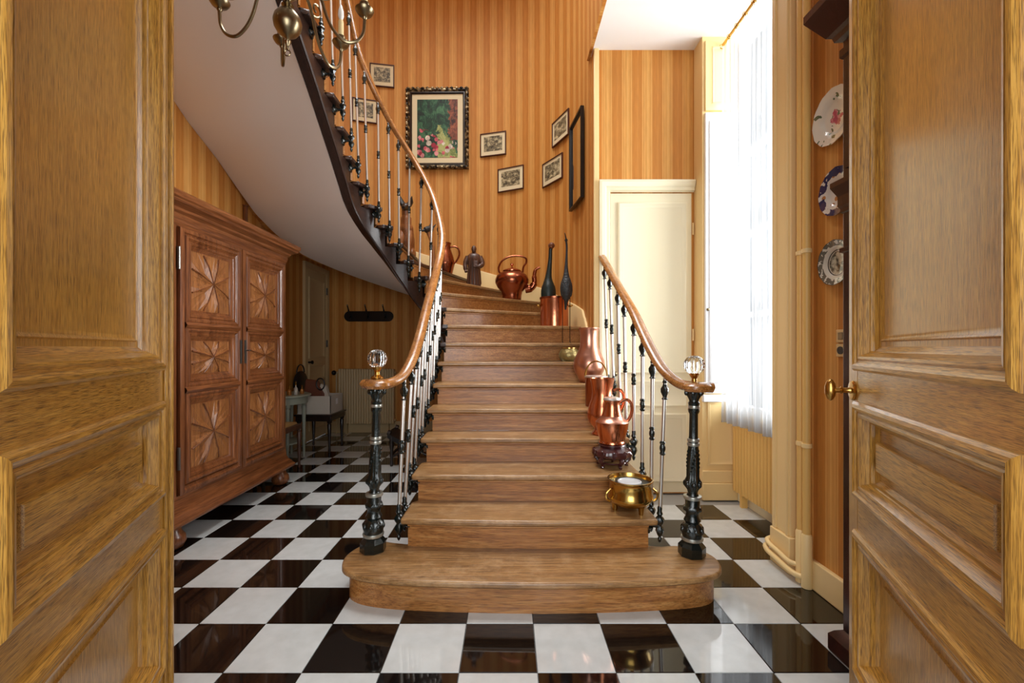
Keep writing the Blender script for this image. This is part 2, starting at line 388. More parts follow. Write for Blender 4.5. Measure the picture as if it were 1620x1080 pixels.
# ------------------------------------------------------------------ floor of checkered tiles
XL, XR, YB, YF = -2.65, 1.58, 6.45, .52
TX, TY, TS = .110, 1.683, .3008
m = MB().box(XL, YF-1.6, -.06, 1.9, YB, -.012)
floor = struct(m.build('floor', MT['grout']), 'black and white checkered tile floor of the hall', 'floor')
W['floor'] = Vector((0,0,0))
tcache = {}
def tile_mesh(wx, wy, colr):
    key = (round(wx,3), round(wy,3), colr)
    if key not in tcache:
        g = .0012; b = MB(); x, y = wx/2-g, wy/2-g; c = .0018
        b.loops([[(-x,-y,-.012),(x,-y,-.012),(x,y,-.012),(-x,y,-.012)], [(-x,-y,-c),(x,-y,-c),(x,y,-c),(-x,y,-c)],
                 [(-x+c,-y+c,0),(x-c,-y+c,0),(x-c,y-c,0),(-x+c,y-c,0)]], True, True, True)
        o = b.build('floor_tile', MT[colr], smooth=0); tcache[key] = o.data; bpy.data.objects.remove(o)
    return tcache[key]
for i in range(-10, 7):
    for j in range(-4, 17):
        x0, x1 = TX+TS*i, TX+TS*(i+1); y0, y1 = TY+.2995*j, TY+.2995*(j+1)
        x0 = max(x0, XL); y1 = min(y1, YB); y0 = max(y0, YF)
        xr = 1.86 if (2.57 < (y0+y1)/2 < 3.6) else XR
        if y1 > 3.76 and (x0+x1)/2 > .9: continue
        x1 = min(x1, xr)
        if x1-x0 < .02 or y1-y0 < .02: continue
        if x0 > -.5 and x1 < .75 and y0 > 2.6: continue          # under the stairs
        me = tile_mesh(x1-x0, y1-y0, 'tile_white' if (i+j) % 2 == 0 else 'tile_black')
        o = bpy.data.objects.new('floor_tile', me); C.objects.link(o); o.parent = floor; o.location = ((x0+x1)/2, (y0+y1)/2, 0)

# ------------------------------------------------------------------ walls and ceilings
def wbox(name, label, x0,y0,z0,x1,y1,z1, mat='wallpaper', u=None):
    b = MB().box(x0,y0,z0,x1,y1,z1); b.uvf = u or (lambda p: (p[0]+p[1], p[2]))
    return struct(b.build(name, MT[mat], smooth=0), label, 'wall')
CZ, UZ = 3.78, 6.5
wbox('wall_left', 'striped wallpaper wall behind the wardrobe', XL-.1, YF-.1, 0, XL, YB+.1, UZ)
wbox('wall_back', 'striped wallpaper wall under the stairs with the coat rack', XL, YB, 0, -.45, YB+.1, 2.6)
wbox('wall_right', 'striped wallpaper wall with the hanging plates', XR, YF, 0, XR+.1, 2.57, CZ)
wbox('wall_closet', 'striped wallpaper wall above the cream door', .72, 3.76, 0, 1.58, 3.86, CZ+.1)
wbox('wall_window', 'plastered wall below and around the tall window', 1.86, 2.45, 0, 2.0, 3.72, .72, 'cream_paint')
wbox('wall_front', 'wall left of the double doors', XL, YF-.1, 0, -.80, YF, CZ)
wbox('wall_front', 'wall right of the double doors', .80, YF-.1, 0, XR, YF, CZ)
wbox('wall_front', 'wall above the double doors', -.80, YF-.1, 2.75, .80, YF, CZ)
wbox('wall_gallery', 'striped wallpaper bulkhead beside the stairwell', .69, 2.3, CZ-.002, .716, 3.9, UZ, u=lambda p: (p[1]+.07, p[2]))
wbox('wall_upper', 'plain wall on the upper landing', XL, 1.2, CZ+.1, .72, 1.3, UZ, 'plaster')
b = MB()
N = 96; T = [pi*i/N for i in range(N+1)]; PT = [wallpt(t) for t in T]; arcl = [0]
for i in range(N): arcl.append(arcl[-1]+math.dist(PT[i], PT[i+1]))
# the lower edge follows the soffit where the nook opens under the stairs
OS = [(s/10, opath(s/10)) for s in range(80, 240)]
def s_at(p): return min(OS, key=lambda q: math.dist(q[1], p))[0]
L = []
for i in range(N+1):
    t = T[i]; o2 = wallpt(t, WR+.08); zb = 0 if math.degrees(t) < 62 else RISE*s_at(PT[i])-.40
    L.append([(PT[i][0],PT[i][1],zb), (PT[i][0],PT[i][1],UZ), (o2[0],o2[1],UZ), (o2[0],o2[1],zb)])
b.loops(L, True, True, True)
key = {}
for i in range(N+1):
    for p in L[i]: key[(round(p[0],4), round(p[1],4))] = arcl[i]
b.uvf = lambda p: (key.get((round(p[0],4), round(p[1],4)), 0), p[2])
struct(b.build('wall_stairwell', MT['wallpaper'], smooth=60), 'curved striped wallpaper wall around the winding stairs', 'wall')
def flat(name, label, x0,y0,z0,x1,y1,z1, mat='plaster', cat='ceiling'):
    return struct(MB().box(x0,y0,z0,x1,y1,z1).build(name, MT[mat], smooth=0), label, cat)
flat('ceiling', 'white ceiling over the window side of the hall', .716, 2.3, CZ, 2.0, 3.86, CZ+.1)
flat('ceiling', 'white ceiling over the front of the hall', XL, YF-.1, CZ, XR+.1, 2.3, CZ+.1)
flat('ceiling', 'plain ceiling of the upper stairwell', XL-.1, 1.2, UZ, .9, 5.7, UZ+.1)
NP = [wallpt(math.radians(a), WR+.09) for a in range(64, 150, 4)]
NP = [p for p in NP if p[0] < -.47]
struct(MB().prism([(-.45, YB), (-.45, max(NP[0][1], 5.3))]+NP+[(XL, NP[-1][1]), (XL, YB)], 2.6, 2.66).build('ceiling', MT['plaster'], smooth=0), 'low ceiling of the nook under the stairs', 'ceiling')
up_ = [(4.0,0),(YB,0),(YB,2.6),(5.66,2.6),(5.66,1.36),(5.2,1.34),(4.75,1.22),(4.0,1.0)]
struct(MB().loops([[(-.53,y,z) for y,z in up_],[(-.47,y,z) for y,z in up_]], True, True, True).build('wall_understair', MT['plaster'], smooth=0), 'plain panel closing the space under the stairs', 'wall')

# window recess: reveals, lining, lower panels
FR = .86
rl = struct(MB().box(1.58, 2.47, 0, 1.9, 2.57, CZ).build('wall_reveal', MT['honey_light'], smooth=0), 'near side of the window recess', 'wall')
rf = struct(MB().box(1.58, 3.60, 0, 1.9, 3.78, CZ).build('wall_reveal', MT['honey_light'], smooth=0), 'far side of the window recess with panelling', 'wall')
W[rf.name] = Vector((0,0,0))
Mrev = lambda u, v, h: (u, 3.60-h, v)
MOULD = [(0,0),(0,.008),(.012,.014),(.022,.008),(.03,.008),(.038,-.002),(.05,-.002)]
MB().panel(1.60, 3.17, 1.86, 3.74, [(0,.0),(0,.02),(.05,.02),(.058,.026),(.07,.014),(.08,.014)], Mrev).build('panel', MT['honey_light'], rf)
MB().panel(1.62, .28, 1.84, .80, [(0,.0),(0,.012),(.015,.018),(.03,.01),(.045,.006)], Mrev).build('panel', MT['honey_light'], rf)
MB().box(1.575, 3.565, .80, 1.86, 3.60, .86).build('sill', MT['white_paint'], rf, bevel=.006)
MB().box(1.575, 3.575, 0, 1.86, 3.60, .14).build('plinth', MT['honey_light'], rf, bevel=.006)
MB().box(1.575, 3.585, .14, 1.86, 3.60, .24).build('plinth_cap', MT['honey_light'], rf, bevel=.006)
sh = thing('window_shutter', 'white folded interior shutter beside the sheer curtain', 'shutter', (1.73, 3.59, .86))
MB().box(1.595, 3.572, .87, 1.86, 3.599, 3.15).build('board', MT['white_paint'], sh, bevel=.004)
MB().panel(1.625, .95, 1.85, 3.08, [(0,0),(0,.028+.0),(.0,.036),(.012,.042),(.025,.034),(.035,.034),(.045,.03)], Mrev).build('moulded_panel', MT['white_paint'], sh)
MB().ball((1.612, 3.566, 1.55), .012).build('knob', MT['old_brass'], sh)
wd = thing('window_1', 'tall white-framed window glowing behind the sheer curtain', 'window', (1.9, 3.08, .72), kind='structure')
z0, z1, y0, y1 = .72, 3.72, 2.57, 3.60
f = MB(); f.box(1.87,y0,z0,1.93,y0+.06,z1); f.box(1.87,y1-.06,z0,1.93,y1,z1); f.box(1.87,y0+.06,z0,1.93,y1-.06,z0+.06); f.box(1.87,y0+.06,z1-.06,1.93,y1-.06,z1)
f.build('frame', MT['white_paint'], wd, smooth=0)
MB().box(1.87,3.055,z0+.06,1.93,3.115,z1-.06).build('meeting_stile', MT['white_paint'], wd, smooth=0)
zs = [z0+.06, 1.5, 2.14, 2.78, z1-.06]
for q in zs[1:-1]:
    MB().box(1.88,y0+.06,q-.018,1.92,y1-.06,q+.018).build('glazing_bar', MT['white_paint'], wd, smooth=0)
for ya, yb in ((y0+.06, 3.055), (3.115, y1-.06)):
    for i in range(4): MB().box(1.897, ya, zs[i]+.018, 1.903, yb, zs[i+1]-.018).build('pane', MT['pane_glass'], wd, smooth=0)

# sheer curtain on a rod
cu = thing('sheer_curtain', 'long white sheer curtain gathered over the tall window', 'curtain', (1.735, 3.1, .65))
b = MB(); nu, nv = 180, 26; L = []
for j in range(nv+1):
    v = j/nv; z = .65+(3.66-.65)*v; row = []
    for i in range(nu+1):
        q = i/nu; y = 2.62+.93*q
        a = (.012+.016*(1-v))*math.sin(q*2*pi*15+.5*math.sin(3*v+7*q)) + .012*(1-v)*math.sin(q*2*pi*5.3+2+v*1.5) + .006*math.sin(q*2*pi*41+v*3)
        row.append((1.735+a, y+.012*math.sin(v*5+q*9)*(1-v), z+(.008*math.sin(q*30) if j == 0 else 0)))
    L.append(row)
b.loops(L, False); b.build('cloth', MT['sheer_cloth'], cu, smooth=180)
MB().tube([(1.735,2.58,3.69),(1.735,3.565,3.69)], .012, 10).build('rod', MT['brass'], cu)
for i in range(9):
    y = 2.66+i*.115
    MB().tube([(1.735+.019*math.cos(t), y, 3.688+.019*math.sin(t)) for t in [2*pi*j/12 for j in range(12)]], .003, 6, ring=True).build('ring', MT['brass'], cu)

# radiator below the window
rd = thing('radiator', 'honey-coloured ribbed radiator under the tall window', 'radiator', (1.82, 3.1, 0))
fin0 = None
for i in range(21):
    y = 2.64+i*.0425
    if fin0 is None:
        fb = MB(); hw = .0185
        pts = [(-.04,-hw),( -.045,0),(-.04,hw),(.03,hw),(.03,-hw)]
        fb.loops([[(px_,py_,.11) for px_,py_ in pts], [(px_*1.02,py_,.13) for px_,py_ in pts], [(px_*1.02,py_,.68) for px_,py_ in pts], [(px_*.9,py_*.7,.705) for px_,py_ in pts]], True, True, True)
        fin0 = fb.build('fin', MT['honey_paint'], rd, rel=False); fin0.location = (1.825-1.82, y-3.1, 0)
    else: dupe(fin0, rd, (1.825-1.82, y-3.1, 0))
MB().tube([(1.82,2.62,.65),(1.82,3.52,.65)], .022, 8).build('manifold', MT['honey_paint'], rd)
MB().tube([(1.82,2.62,.16),(1.82,3.52,.16)], .022, 8).build('manifold', MT['honey_paint'], rd)
for y in (2.72, 3.42): MB().box(1.80,y-.015,0,1.845,y+.015,.12).build('foot', MT['honey_paint'], rd)

# window casing, pipes, baseboard on the right
tr = MB().box(1.545, 2.415, .20, 1.585, 2.575, CZ); tr.box(1.535, 2.43, .20, 1.55, 2.45, CZ); tr.box(1.535, 2.54, .20, 1.55, 2.572, CZ); tr.box(1.53, 2.405, 0, 1.585, 2.585, .20)
struct(tr.build('trim_1', MT['honey_light'], bevel=.005), 'pale window casing pilaster beside the heating pipes', 'trim')
struct(MB().box(1.555, YF, 0, 1.581, 2.29, .15).build('baseboard_right', MT['honey_light'], bevel=.006), 'cream baseboard along the right wall', 'baseboard')
for n_, (x, y, r) in enumerate(((1.545, 2.335, .0165), (1.54, 2.277, .0195))):
    p = thing('heating_pipe', ['slim painted heating pipe next to the window casing', 'thicker painted heating pipe nearer the hanging plates'][n_], 'pipe', (x,y,0), group='vertical heating pipes')
    MB().tube([(x,y,0),(x,y,CZ)], r, 14).build('riser_tube', MT['honey_paint'], p)
    MB().lathe([(r,0),(r+.006,.002),(r+.006,.27),(r,.28)], (x,y,0), 14).build('sleeve', MT['honey_light'], p)
    for z in (.735, 1.74): MB().lathe([(r,-.012),(r+.005,-.01),(r+.005,.01),(r,.012)], (x,y,z), 14).build('clip', MT['honey_light'], p)
pp = thing('floor_pipe', 'painted pipe bending around the foot of the window casing', 'pipe', (1.5, 2.45, 0))
MB().tube(cr([(1.54,2.28,.05),(1.505,2.33,.05),(1.50,2.45,.06),(1.505,2.575,.07),(1.56,2.62,.08),(1.80,2.64,.12)], 6), .015, 10).build('lower_run', MT['honey_light'], pp)
MB().tube(cr([(1.545,2.335,.09),(1.512,2.37,.09),(1.508,2.46,.10),(1.512,2.57,.11),(1.56,2.61,.12),(1.80,2.63,.15)], 6), .013, 10).build('upper_run', MT['honey_light'], pp)

# closet door in the wall facing the camera
Mc = lambda u, v, h: (u, 3.76-h, v)
dc = thing('door_3', 'cream panelled door right of the stairs, under striped wallpaper', 'door', (1.2, 3.75, 0), kind='structure')
ct = MB()
prof = [(0,0),(0,.045),(.02,.052),(.035,.045),(.05,.04),(.06,.03),(.085,.028),(.092,.012),(.097,.012)]
# three-sided casing: left jamb and head
def jamb(u0, u1, v1, prof):
    b = MB(); L = []
    for i, h in prof: L.append([Mc(u0+i,0,h), Mc(u0+i,v1-i,h), Mc(u1,v1-i,h)])
    return b.loops(L, False)
jamb(.766, 1.575, 2.66, prof).build('casing', MT['cream_paint'], dc)
MB().box(.863, 3.752, .01, 1.556, 3.765, 2.555).build('leaf', MT['cream_paint'], dc, bevel=.003)
for (v0, v1) in ((1.02, 2.475), (.74, .965), (.10, .685)):
    MB().panel(.93, v0, 1.515, v1, [(0,.006),(0,.02),(.012,.026),(.024,.02),(.034,.018),(.046,.012),(.052,.009)], Mc).build('panel', MT['cream_paint'], dc)
for z in (.5, 1.35, 2.25): MB().tube([(1.565,3.742,z-.05),(1.565,3.742,z+.05)], .008, 8).build('hinge', MT['honey_light'], dc)
MB().ball((.895,3.71,1.02), .022).build('knob', MT['old_brass'], dc)
struct(MB().box(.722, 3.735, 0, .765, 3.762, CZ).build('trim_2', MT['honey_light'], bevel=.005), 'pale corner strip between stairwell and cream door', 'trim')

# door under the stairs on the left wall
d4 = thing('door_4', 'dim panelled door in the corner under the stairs', 'door', (XL, 6.05, 0), kind='structure')
Ml = lambda u, v, h: (XL+h, u, v)
b = MB(); L = []
for i, h in [(0,0),(0,.035),(.03,.04),(.06,.025),(.075,.01)]: L.append([Ml(5.66+i,0,h), Ml(5.66+i,2.36-i,h), Ml(6.42-i,2.36-i,h), Ml(6.42-i,0,h)])
b.loops(L, False); b.build('casing', MT['nook_paint'], d4)
MB().box(XL, 5.735, .01, XL+.012, 6.345, 2.285).build('leaf', MT['nook_paint'], d4)
for v0, v1 in ((1.1,2.18),(.80,1.02),(.14,.72)):
    MB().panel(5.80, v0, 6.28, v1, [(0,.01),(0,.026),(.015,.03),(.03,.022),(.045,.014)], Ml).build('panel', MT['nook_paint'], d4)
for z in (.4, 1.3, 2.05): MB().tube([(XL+.03,6.35,z-.05),(XL+.03,6.35,z+.05)], .01, 8).build('hinge', MT['black_iron'], d4)
MB().lathe([(.012,0),(.012,.03),(.024,.045),(.024,.06),(0,.07)], (0,0,0), 12).build('knob', MT['black_iron'], d4, M=Matrix.Translation((XL+.012,5.80,1.05)) @ Matrix.Rotation(pi/2,4,'Y'))
struct(MB().box(XL, YB-.02, 0, -.53, YB, .17).build('baseboard_back', MT['nook_paint'], bevel=.005), 'pale baseboard under the radiator in the nook', 'baseboard')
struct(MB().box(XL, 4.15, 0, XL+.02, 5.65, .17).build('baseboard_left', MT['nook_paint'], bevel=.005), 'pale baseboard behind the console table', 'baseboard')

# ------------------------------------------------------------------ staircase
st = thing('staircase', 'winding oak staircase with a rounded bottom step', 'staircase', (.1, 2.4, 0))
out1 = cr([(-.56,2.43),(-.63,2.445),(-.72,2.465),(-.80,2.42),(-.845,2.32),(-.84,2.22),(-.79,2.135),(-.66,2.075),(-.4,2.04),(.1,2.02),(.5,2.03),(.8,2.055),(.95,2.085),(1.03,2.14),(1.065,2.23),(1.05,2.32),(.99,2.385),(.91,2.41),(.83,2.40),(.77,2.41)], 6)+[(.70,2.52),(-.5,2.52)]
def inset(poly, d, c=(.1,2.35)):
    r = []
    for i, p in enumerate(poly):
        a, b_ = poly[i-1], poly[(i+1) % len(poly)]; t = norm2((b_[0]-a[0], b_[1]-a[1])); r.append((p[0]-t[1]*d, p[1]+t[0]*d))
    return r
in1 = inset(out1, .035)
bb = MB(); TH = .034
in0 = inset(out1, .012)
bb.loops([[(x,y,RISE-TH) for x,y in in0], [(x,y,RISE-TH+.01) for x,y in out1], [(x,y,RISE-.009) for x,y in out1], [(x,y,RISE-.002) for x,y in inset(out1,.004)], [(x,y,RISE) for x,y in inset(out1,.012)]], True, True, True)
bb.build('tread', MT['tread_oak'], st, smooth=50)
MB().prism(in1, 0, RISE-TH).build('riser', MT['riser_oak'], st, smooth=40)
bow = {2:.03, 3:.012}
NST = 25
for kk in range(2, NST+1):
    z = RISE*kk; I, O = IP[kk], OP[kk]; u = norm2((O[0]-I[0], O[1]-I[1])); n = (-u[1], u[0])
    def pt(q, fwd): 
        d = bow.get(kk,0)*(1-(2*q-1)**2); return (I[0]+(O[0]-I[0])*q+n[0]*(fwd-d), I[1]+(O[1]-I[1])*q+n[1]*(fwd-d))
    wdt = math.dist(I, O); q0 = .035/wdt; q1 = 1-(.045/wdt if kk <= 7 else 0)
    NQ = 10 if kk in bow else 1
    fr = [pt(i/NQ, 0) for i in range(NQ+1)]
    I2, O2 = IP[kk+1], OP[kk+1]; u2 = norm2((O2[0]-I2[0], O2[1]-I2[1])); n2 = (-u2[1], u2[0])
    outer = [opath(kk+i/5) for i in range(1, 5)] if kk >= 8 else []
    inner = [path(IP, kk+i/5) for i in range(4, 0, -1)]
    Ob = O2 if kk != 7 else (.76, 3.75)
    back = [(Ob[0]+n2[0]*.045*(kk < 7), Ob[1]+n2[1]*.045*(kk < 7)), (I2[0]+n2[0]*.04+u2[0]*.04, I2[1]+n2[1]*.04+u2[1]*.04), (I2[0]+u2[0]*0, I2[1]+u2[1]*0)]
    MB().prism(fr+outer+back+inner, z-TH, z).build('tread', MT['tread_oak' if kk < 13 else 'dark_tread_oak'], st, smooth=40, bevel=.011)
    rf_ = [pt(q0+(q1-q0)*i/NQ, .035) for i in range(NQ+1)]; rb = [pt(q0+(q1-q0)*i/NQ, .055) for i in range(NQ, -1, -1)]
    MB().prism(rf_+rb, z-RISE, z-TH).build('riser', MT['riser_oak'], st, smooth=40)
    if kk >= 8:
        MB().prism([spath(kk-.02+i/5*1.02, -.003) for i in range(6)]+[spath(kk-.02+i/5*1.02, .05) for i in range(5,-1,-1)], z-TH-.003, z+.002).build('nosing_return', MT['stringer_wood'], st, smooth=40, bevel=.008)
    # small cove moulding under the nosing
    MB().prism([pt(q0+(q1-q0)*i/NQ, .018) for i in range(NQ+1)]+[pt(q0+(q1-q0)*i/NQ, .036) for i in range(NQ, -1, -1)], z-TH-.014, z-TH).build('nosing_cove', MT['riser_oak'], st, smooth=40, bevel=.004)

# inner stringer, sawtooth at the top, smooth below
b = MB(); L = []
for kk in range(7, NST+1):
    for i in range(0, 7):
        s = kk+i/6*.999; zb = RISE*s-.42
        setb = .066/math.dist(IP[kk], IP[kk+1])
        if i == 1: s = kk+setb-.002
        if i == 2: s = kk+setb
        zt = RISE*(kk-(i < 2))-TH
        if i > 2: s = kk+setb+(1-setb)*(i-2)/4*.999
        zb = RISE*s-.42
        f_, g_ = spath(s, .045), spath(s, .105)
        L.append([(*f_, zt), (*f_, zb), (*g_, zb-.005), (*g_, zt)])
b.loops(L, True, True, True); b.build('stringer', MT['stringer_wood'], st, smooth=30)
b = MB(); L = []
for i in range(0, 19*6+1):
    s = 7+i/6
    if s > 25.9: break
    L.append([(*spath(s, .035), RISE*s-.415), (*spath(s, .028), RISE*s-.40), (*spath(s, .045), RISE*s-.385), (*spath(s, .05), RISE*s-.415)])
b.loops(L, True, True, True); b.build('stringer_bead', MT['stringer_wood'], st, smooth=40)
for xa, xb, nm in ((-.548, -.50, 'side_panel'), (.705, .752, 'side_panel')):
    pr = [(2.42, 0)]
    for kk in range(2, 8):
        y_ = IP[kk][1]+.04; pr += [(y_, RISE*(kk-1)-.0), (y_, RISE*kk-TH)]
    yend = 4.1 if xa < 0 else 3.755
    pr += [(yend, RISE*7-TH), (yend, 0)]
    bb = MB().loops([[(xa,y,z) for y,z in pr], [(xb,y,z) for y,z in pr]], True, True, True)
    bb.build(nm, MT['riser_oak'], st, smooth=0)
# plaster soffit
b = MB(); L = []
for i in range(0, 19*5+1):
    s = 7.2+i/5
    if s > 25.6: break
    a, o_ = spath(s, .110), opath(s); zz = RISE*s-.42
    row = [(a[0]+(o_[0]-a[0])*q/6, a[1]+(o_[1]-a[1])*q/6, zz+.0) for q in range(7)]
    up = [(p[0],p[1],p[2]+.05) for p in row[::-1]]
    L.append(row+up)
b.loops(L, True, True, True)
b.build('soffit', MT['plaster'], st, smooth=60)
MB().box(XL+.002, 2.302, RISE*25.6-.42, -1.39, 2.55, RISE*25-TH).build('landing', MT['plaster'], st, smooth=0)
# skirting board along the curved wall
b = MB(); L = []
for i in range(0, 90):
    s = 7.75+i*.14
    if s > 19: break
    p = opath(s) if s >= 8 else (OP[8][0], OP[8][1]-(8-s)*.28)
    d = norm2((WX-p[0], (min(p[1],9)-max(3.6, min(4.2,p[1])))*-1 if p[1] > 4.2 else 0.0001))
    z = RISE*s
    L.append([(p[0],p[1],z-.20), (p[0],p[1],z+.15), (p[0]+d[0]*.018,p[1]+d[1]*.018,z+.15), (p[0]+d[0]*.024,p[1]+d[1]*.024,z+.135), (p[0]+d[0]*.024,p[1]+d[1]*.024,z-.20)])
b.loops(L, True, True, True); b.build('wall_skirting', MT['honey_light'], st, smooth=40)

# ------------------------------------------------------------------ balustrades
RAILL = cr([(-.775,2.375,1.045),(-.74,2.35,1.046),(-.69,2.345,1.048),(-.635,2.38,1.052),(-.592,2.47,1.085),(-.571,2.60,1.17),(-.57,2.778,1.285),(-.573,2.95,1.412),(-.58,3.234,1.62),(-.59,3.6,1.875),
      (-.588,3.83,2.10),(*ell(20),2.31),(*ell(45),2.62),(*ell(65),2.86),(*ell(85),3.08),(*ell(110),3.34),(*ell(130),3.555),(*ell(150),3.75),(*ell(168),3.90),(-1.355,3.69,4.14),(-1.355,3.4,4.40),(-1.355,3.0,4.73),(-1.355,2.6,5.02)], 8)
RAILR = cr([(1.05,2.275,1.035),(1.01,2.275,1.036),(.965,2.285,1.038),(.90,2.33,1.052),(.85,2.42,1.115),(.832,2.55,1.21),(.825,2.72,1.335),(.82,2.93,1.49),(.80,3.3,1.735),(.79,3.73,2.005)], 8)
SEC = [(.034*math.cos(a)*(1 if math.sin(a) > -.3 else .8), .027*math.sin(a)) for a in [2*pi*j/14 for j in range(14)]]
def near(R, p): p = (p[0]+.05*(p[0] < 0 and p[1] < 3.3), p[1]+.05*(p[0] < 0 and p[1] < 2.7)); return min(R, key=lambda q: math.hypot(q[0]-p[0], q[1]-p[1]))
def collar(b, p, n=12, h=.08, r=.0165):
    b.lathe([(.009,-h/2),(r*.8,-h/2+.004),(r,-h/2+.012),(r*.72,-h/2+.02),(r*.95,-.008),(r*1.0,0),(r*.95,.008),(r*.72,h/2-.02),(r,h/2-.012),(r*.8,h/2-.004),(.009,h/2)], p, n)
def lerp3(a, b, t): return tuple(a[i]+(b[i]-a[i])*t for i in range(3))
def baluster(parent, base, zt, R, arm=None, pend=True):
    top = near(R, base); top = (top[0], top[1], top[2]-.02)
    bot = (base[0], base[1], zt)
    o = MB().tube([bot, top], .0105, 10).build('baluster', MT['steel_rod'], parent)
    L = top[2]-zt
    up = MB(); p = lerp3(top, bot, .075/L)
    up.lathe([(.009,-.055),(.019,-.05),(.012,-.042),(.012,-.034),(.02,-.012),(.021,.006),(.012,.024),(.009,.034),(.013,.042),(.008,.056)], p, 12, amp=[0,0,0,0,.1,.1,0,0,0,0], lobes=4)
    up.build('upper_collar', MT['iron'], o)
    md = MB(); collar(md, lerp3(bot, top, .5), 12); md.build('middle_collar', MT['iron'], o)
    lo = MB(); c = (base[0], base[1], zt)
    lo.lathe([(0,-.125),(.008,-.115),(.012,-.10),(.007,-.09),(.016,-.075),(.021,-.058),(.017,-.04),(.011,-.03),(.02,-.012),(.024,.002),(.018,.016),(.011,.024),(.017,.036),(.012,.05),(.013,.066),(.009,.078)],
             c, 12, amp=[0,0,0,0,0,.15,.15,0,.15,.15,.1,0,0,0,0,0], lobes=5)
    if arm:
        e = (arm[0], arm[1], zt-.03)
        lo.tube([(c[0],c[1],zt-.03), lerp3((c[0],c[1],zt-.03), e, .5), e], [.012,.009,.013], 8)
        d = Vector((e[0]-c[0], e[1]-c[1], 0)).normalized(); q = d.to_track_quat('Z','Y').to_matrix().to_4x4()
        rs = MB().lathe([(.0,-.035),(.012,-.03),(.018,-.018),(.030,-.012),(.033,-.004),(.033,0)], (0,0,0), 12, amp=[0,0,0,.18,.18,.18], lobes=6)
        lo.add([Vector(e)+ (q @ Vector(p_)) for p_ in rs.v], rs.f)
    lo.build('foot_ornament', MT['iron'], o)
    return o
def lean(p, base, top_dx, h): return (p[0]+top_dx*(p[2]-base[2])/h, p[1], p[2])
NEWEL = [(.062,0,0),(.068,.004,0),(.068,.05,0),(.058,.062,0),(.046,.075,0),(.05,.10,0),(.052,.112,.0),(.055,.135,.09),(.046,.158,.09),(.034,.168,0),(.036,.175,0),(.043,.182,0),(.040,.19,0),(.033,.205,0),(.034,.225,0),(.045,.238,.05),(.044,.25,.05),(.036,.258,0),(.037,.29,0),(.03,.312,0),(.024,.325,0),(.028,.34,0),(.040,.362,.12),(.041,.38,.12),(.032,.405,.06),(.031,.44,.1),(.029,.49,.1),(.027,.55,.08),(.0265,.562,0),(.024,.60,0),(.022,.622,.05),(.021,.735,.05),(.027,.745,0),(.029,.758,0),(.027,.785,0),(.03,.792,0),(.023,.802,0),(.026,.815,.1),(.036,.835,.12),(.046,.852,.1),(.044,.866,0)]
def newel(parent, x, y, dx, ballz, label):
    zb = RISE; H = .866
    def sh(b): b.v = [lean(p, (x,y,zb), dx, H) for p in b.v]; return b
    b = MB().lathe([(r,z) for r,z,a in NEWEL[4:]], (x,y,zb), 40, amp=[a for r,z,a in NEWEL[4:]], lobes=8)
    nw = sh(b).build('newel_post', MT['iron'], parent, smooth=45); nw['label'] = label
    sh(MB().lathe([(r,z) for r,z,a in NEWEL[:5]], (x,y,zb), 8, ph=pi/8)).build('octagonal_base', MT['iron'], nw, smooth=20)
    for z, r in ((.09,.056),(.302,.0465),(.578,.0315),(.60,.031),(.772,.0305)):
        sh(MB().lathe([(r-.012,-.011),(r-.002,-.009),(r,0),(r-.002,.007),(r-.012,.009)], (x,y,zb+z), 24)).build('silver_ring', MT['silver_ring'], nw)
    # leaf bosses
    bo = MB()
    for z, r, n_, s in ((.372,.036,7,.013),(.135,.049,8,.013),(.243,.04,8,.009),(.846,.04,6,.012)):
        for i in range(n_):
            t = 2*pi*i/n_; bo.ball((x+r*math.cos(t), y+r*math.sin(t), zb+z), s, 8, 6, sz=1.35)
    for z in [.42+.02*i for i in range(7)]:
        for i in range(4):
            t = 2*pi*i/4+z*9; bo.ball((x+.028*math.cos(t), y+.028*math.sin(t), zb+z), .007, 6, 4, sz=1.3)
    sh(bo).build('leaf_ornament', MT['iron'], nw)['kind'] = 'stuff'
    xx = x+dx*1.05
    MB().lathe([(.032,0),(.034,.006),(.026,.012),(.014,.02),(.012,.034),(.017,.04),(.022,.05),(.027,.062),(.02,.066)], (xx,y,ballz-.105), 20).build('finial_neck', MT['gold_knob'], nw)
    cb = MB(); n_, m_ = 16, 9; r = .051
    cb.lathe([(r*math.sin(pi*i/m_), -r*math.cos(pi*i/m_)) for i in range(m_+1)], (xx,y,ballz), 32, amp=[0]+[.035]*(m_-1)+[0], lobes=16)
    cb.build('crystal_ball', MT['crystal'], nw, smooth=20)
    return nw

bl = thing('stair_railing', 'long curving balustrade on the inner side of the stairs', 'railing', (-.72, 2.35, RISE))
MB().sweep(RAILL, SEC).build('handrail', MT['handrail_wood'], bl, smooth=60)
MB().lathe([(.03,-.028),(.055,-.024),(.068,-.008),(.068,.008),(.055,.022),(.03,.028)], (-.70,2.35,1.047), 24, sx=1.12).build('rail_scroll', MT['handrail_wood'], bl)
newel(bl, -.725, 2.35, .022, 1.182, 'black cast iron newel post with crystal ball, left of the steps')
s = 2.22
while s < 9.2:
    p = spath(s, -.022); baluster(bl, (p[0],p[1]), RISE*int(s)-.02, RAILL, arm=spath(s, .045)); s += .5
for kk in range(9, 25):
    s = kk+.42
    if s < 9.4: continue
    p = spath(s, -.03); baluster(bl, (p[0],p[1]), RISE*kk-.04, RAILL, arm=spath(s, .045))
br = thing('stair_railing', 'short straight balustrade on the window side of the stairs', 'railing', (.955, 2.30, RISE))
MB().sweep(RAILR, SEC).build('handrail', MT['handrail_wood'], br, smooth=60)
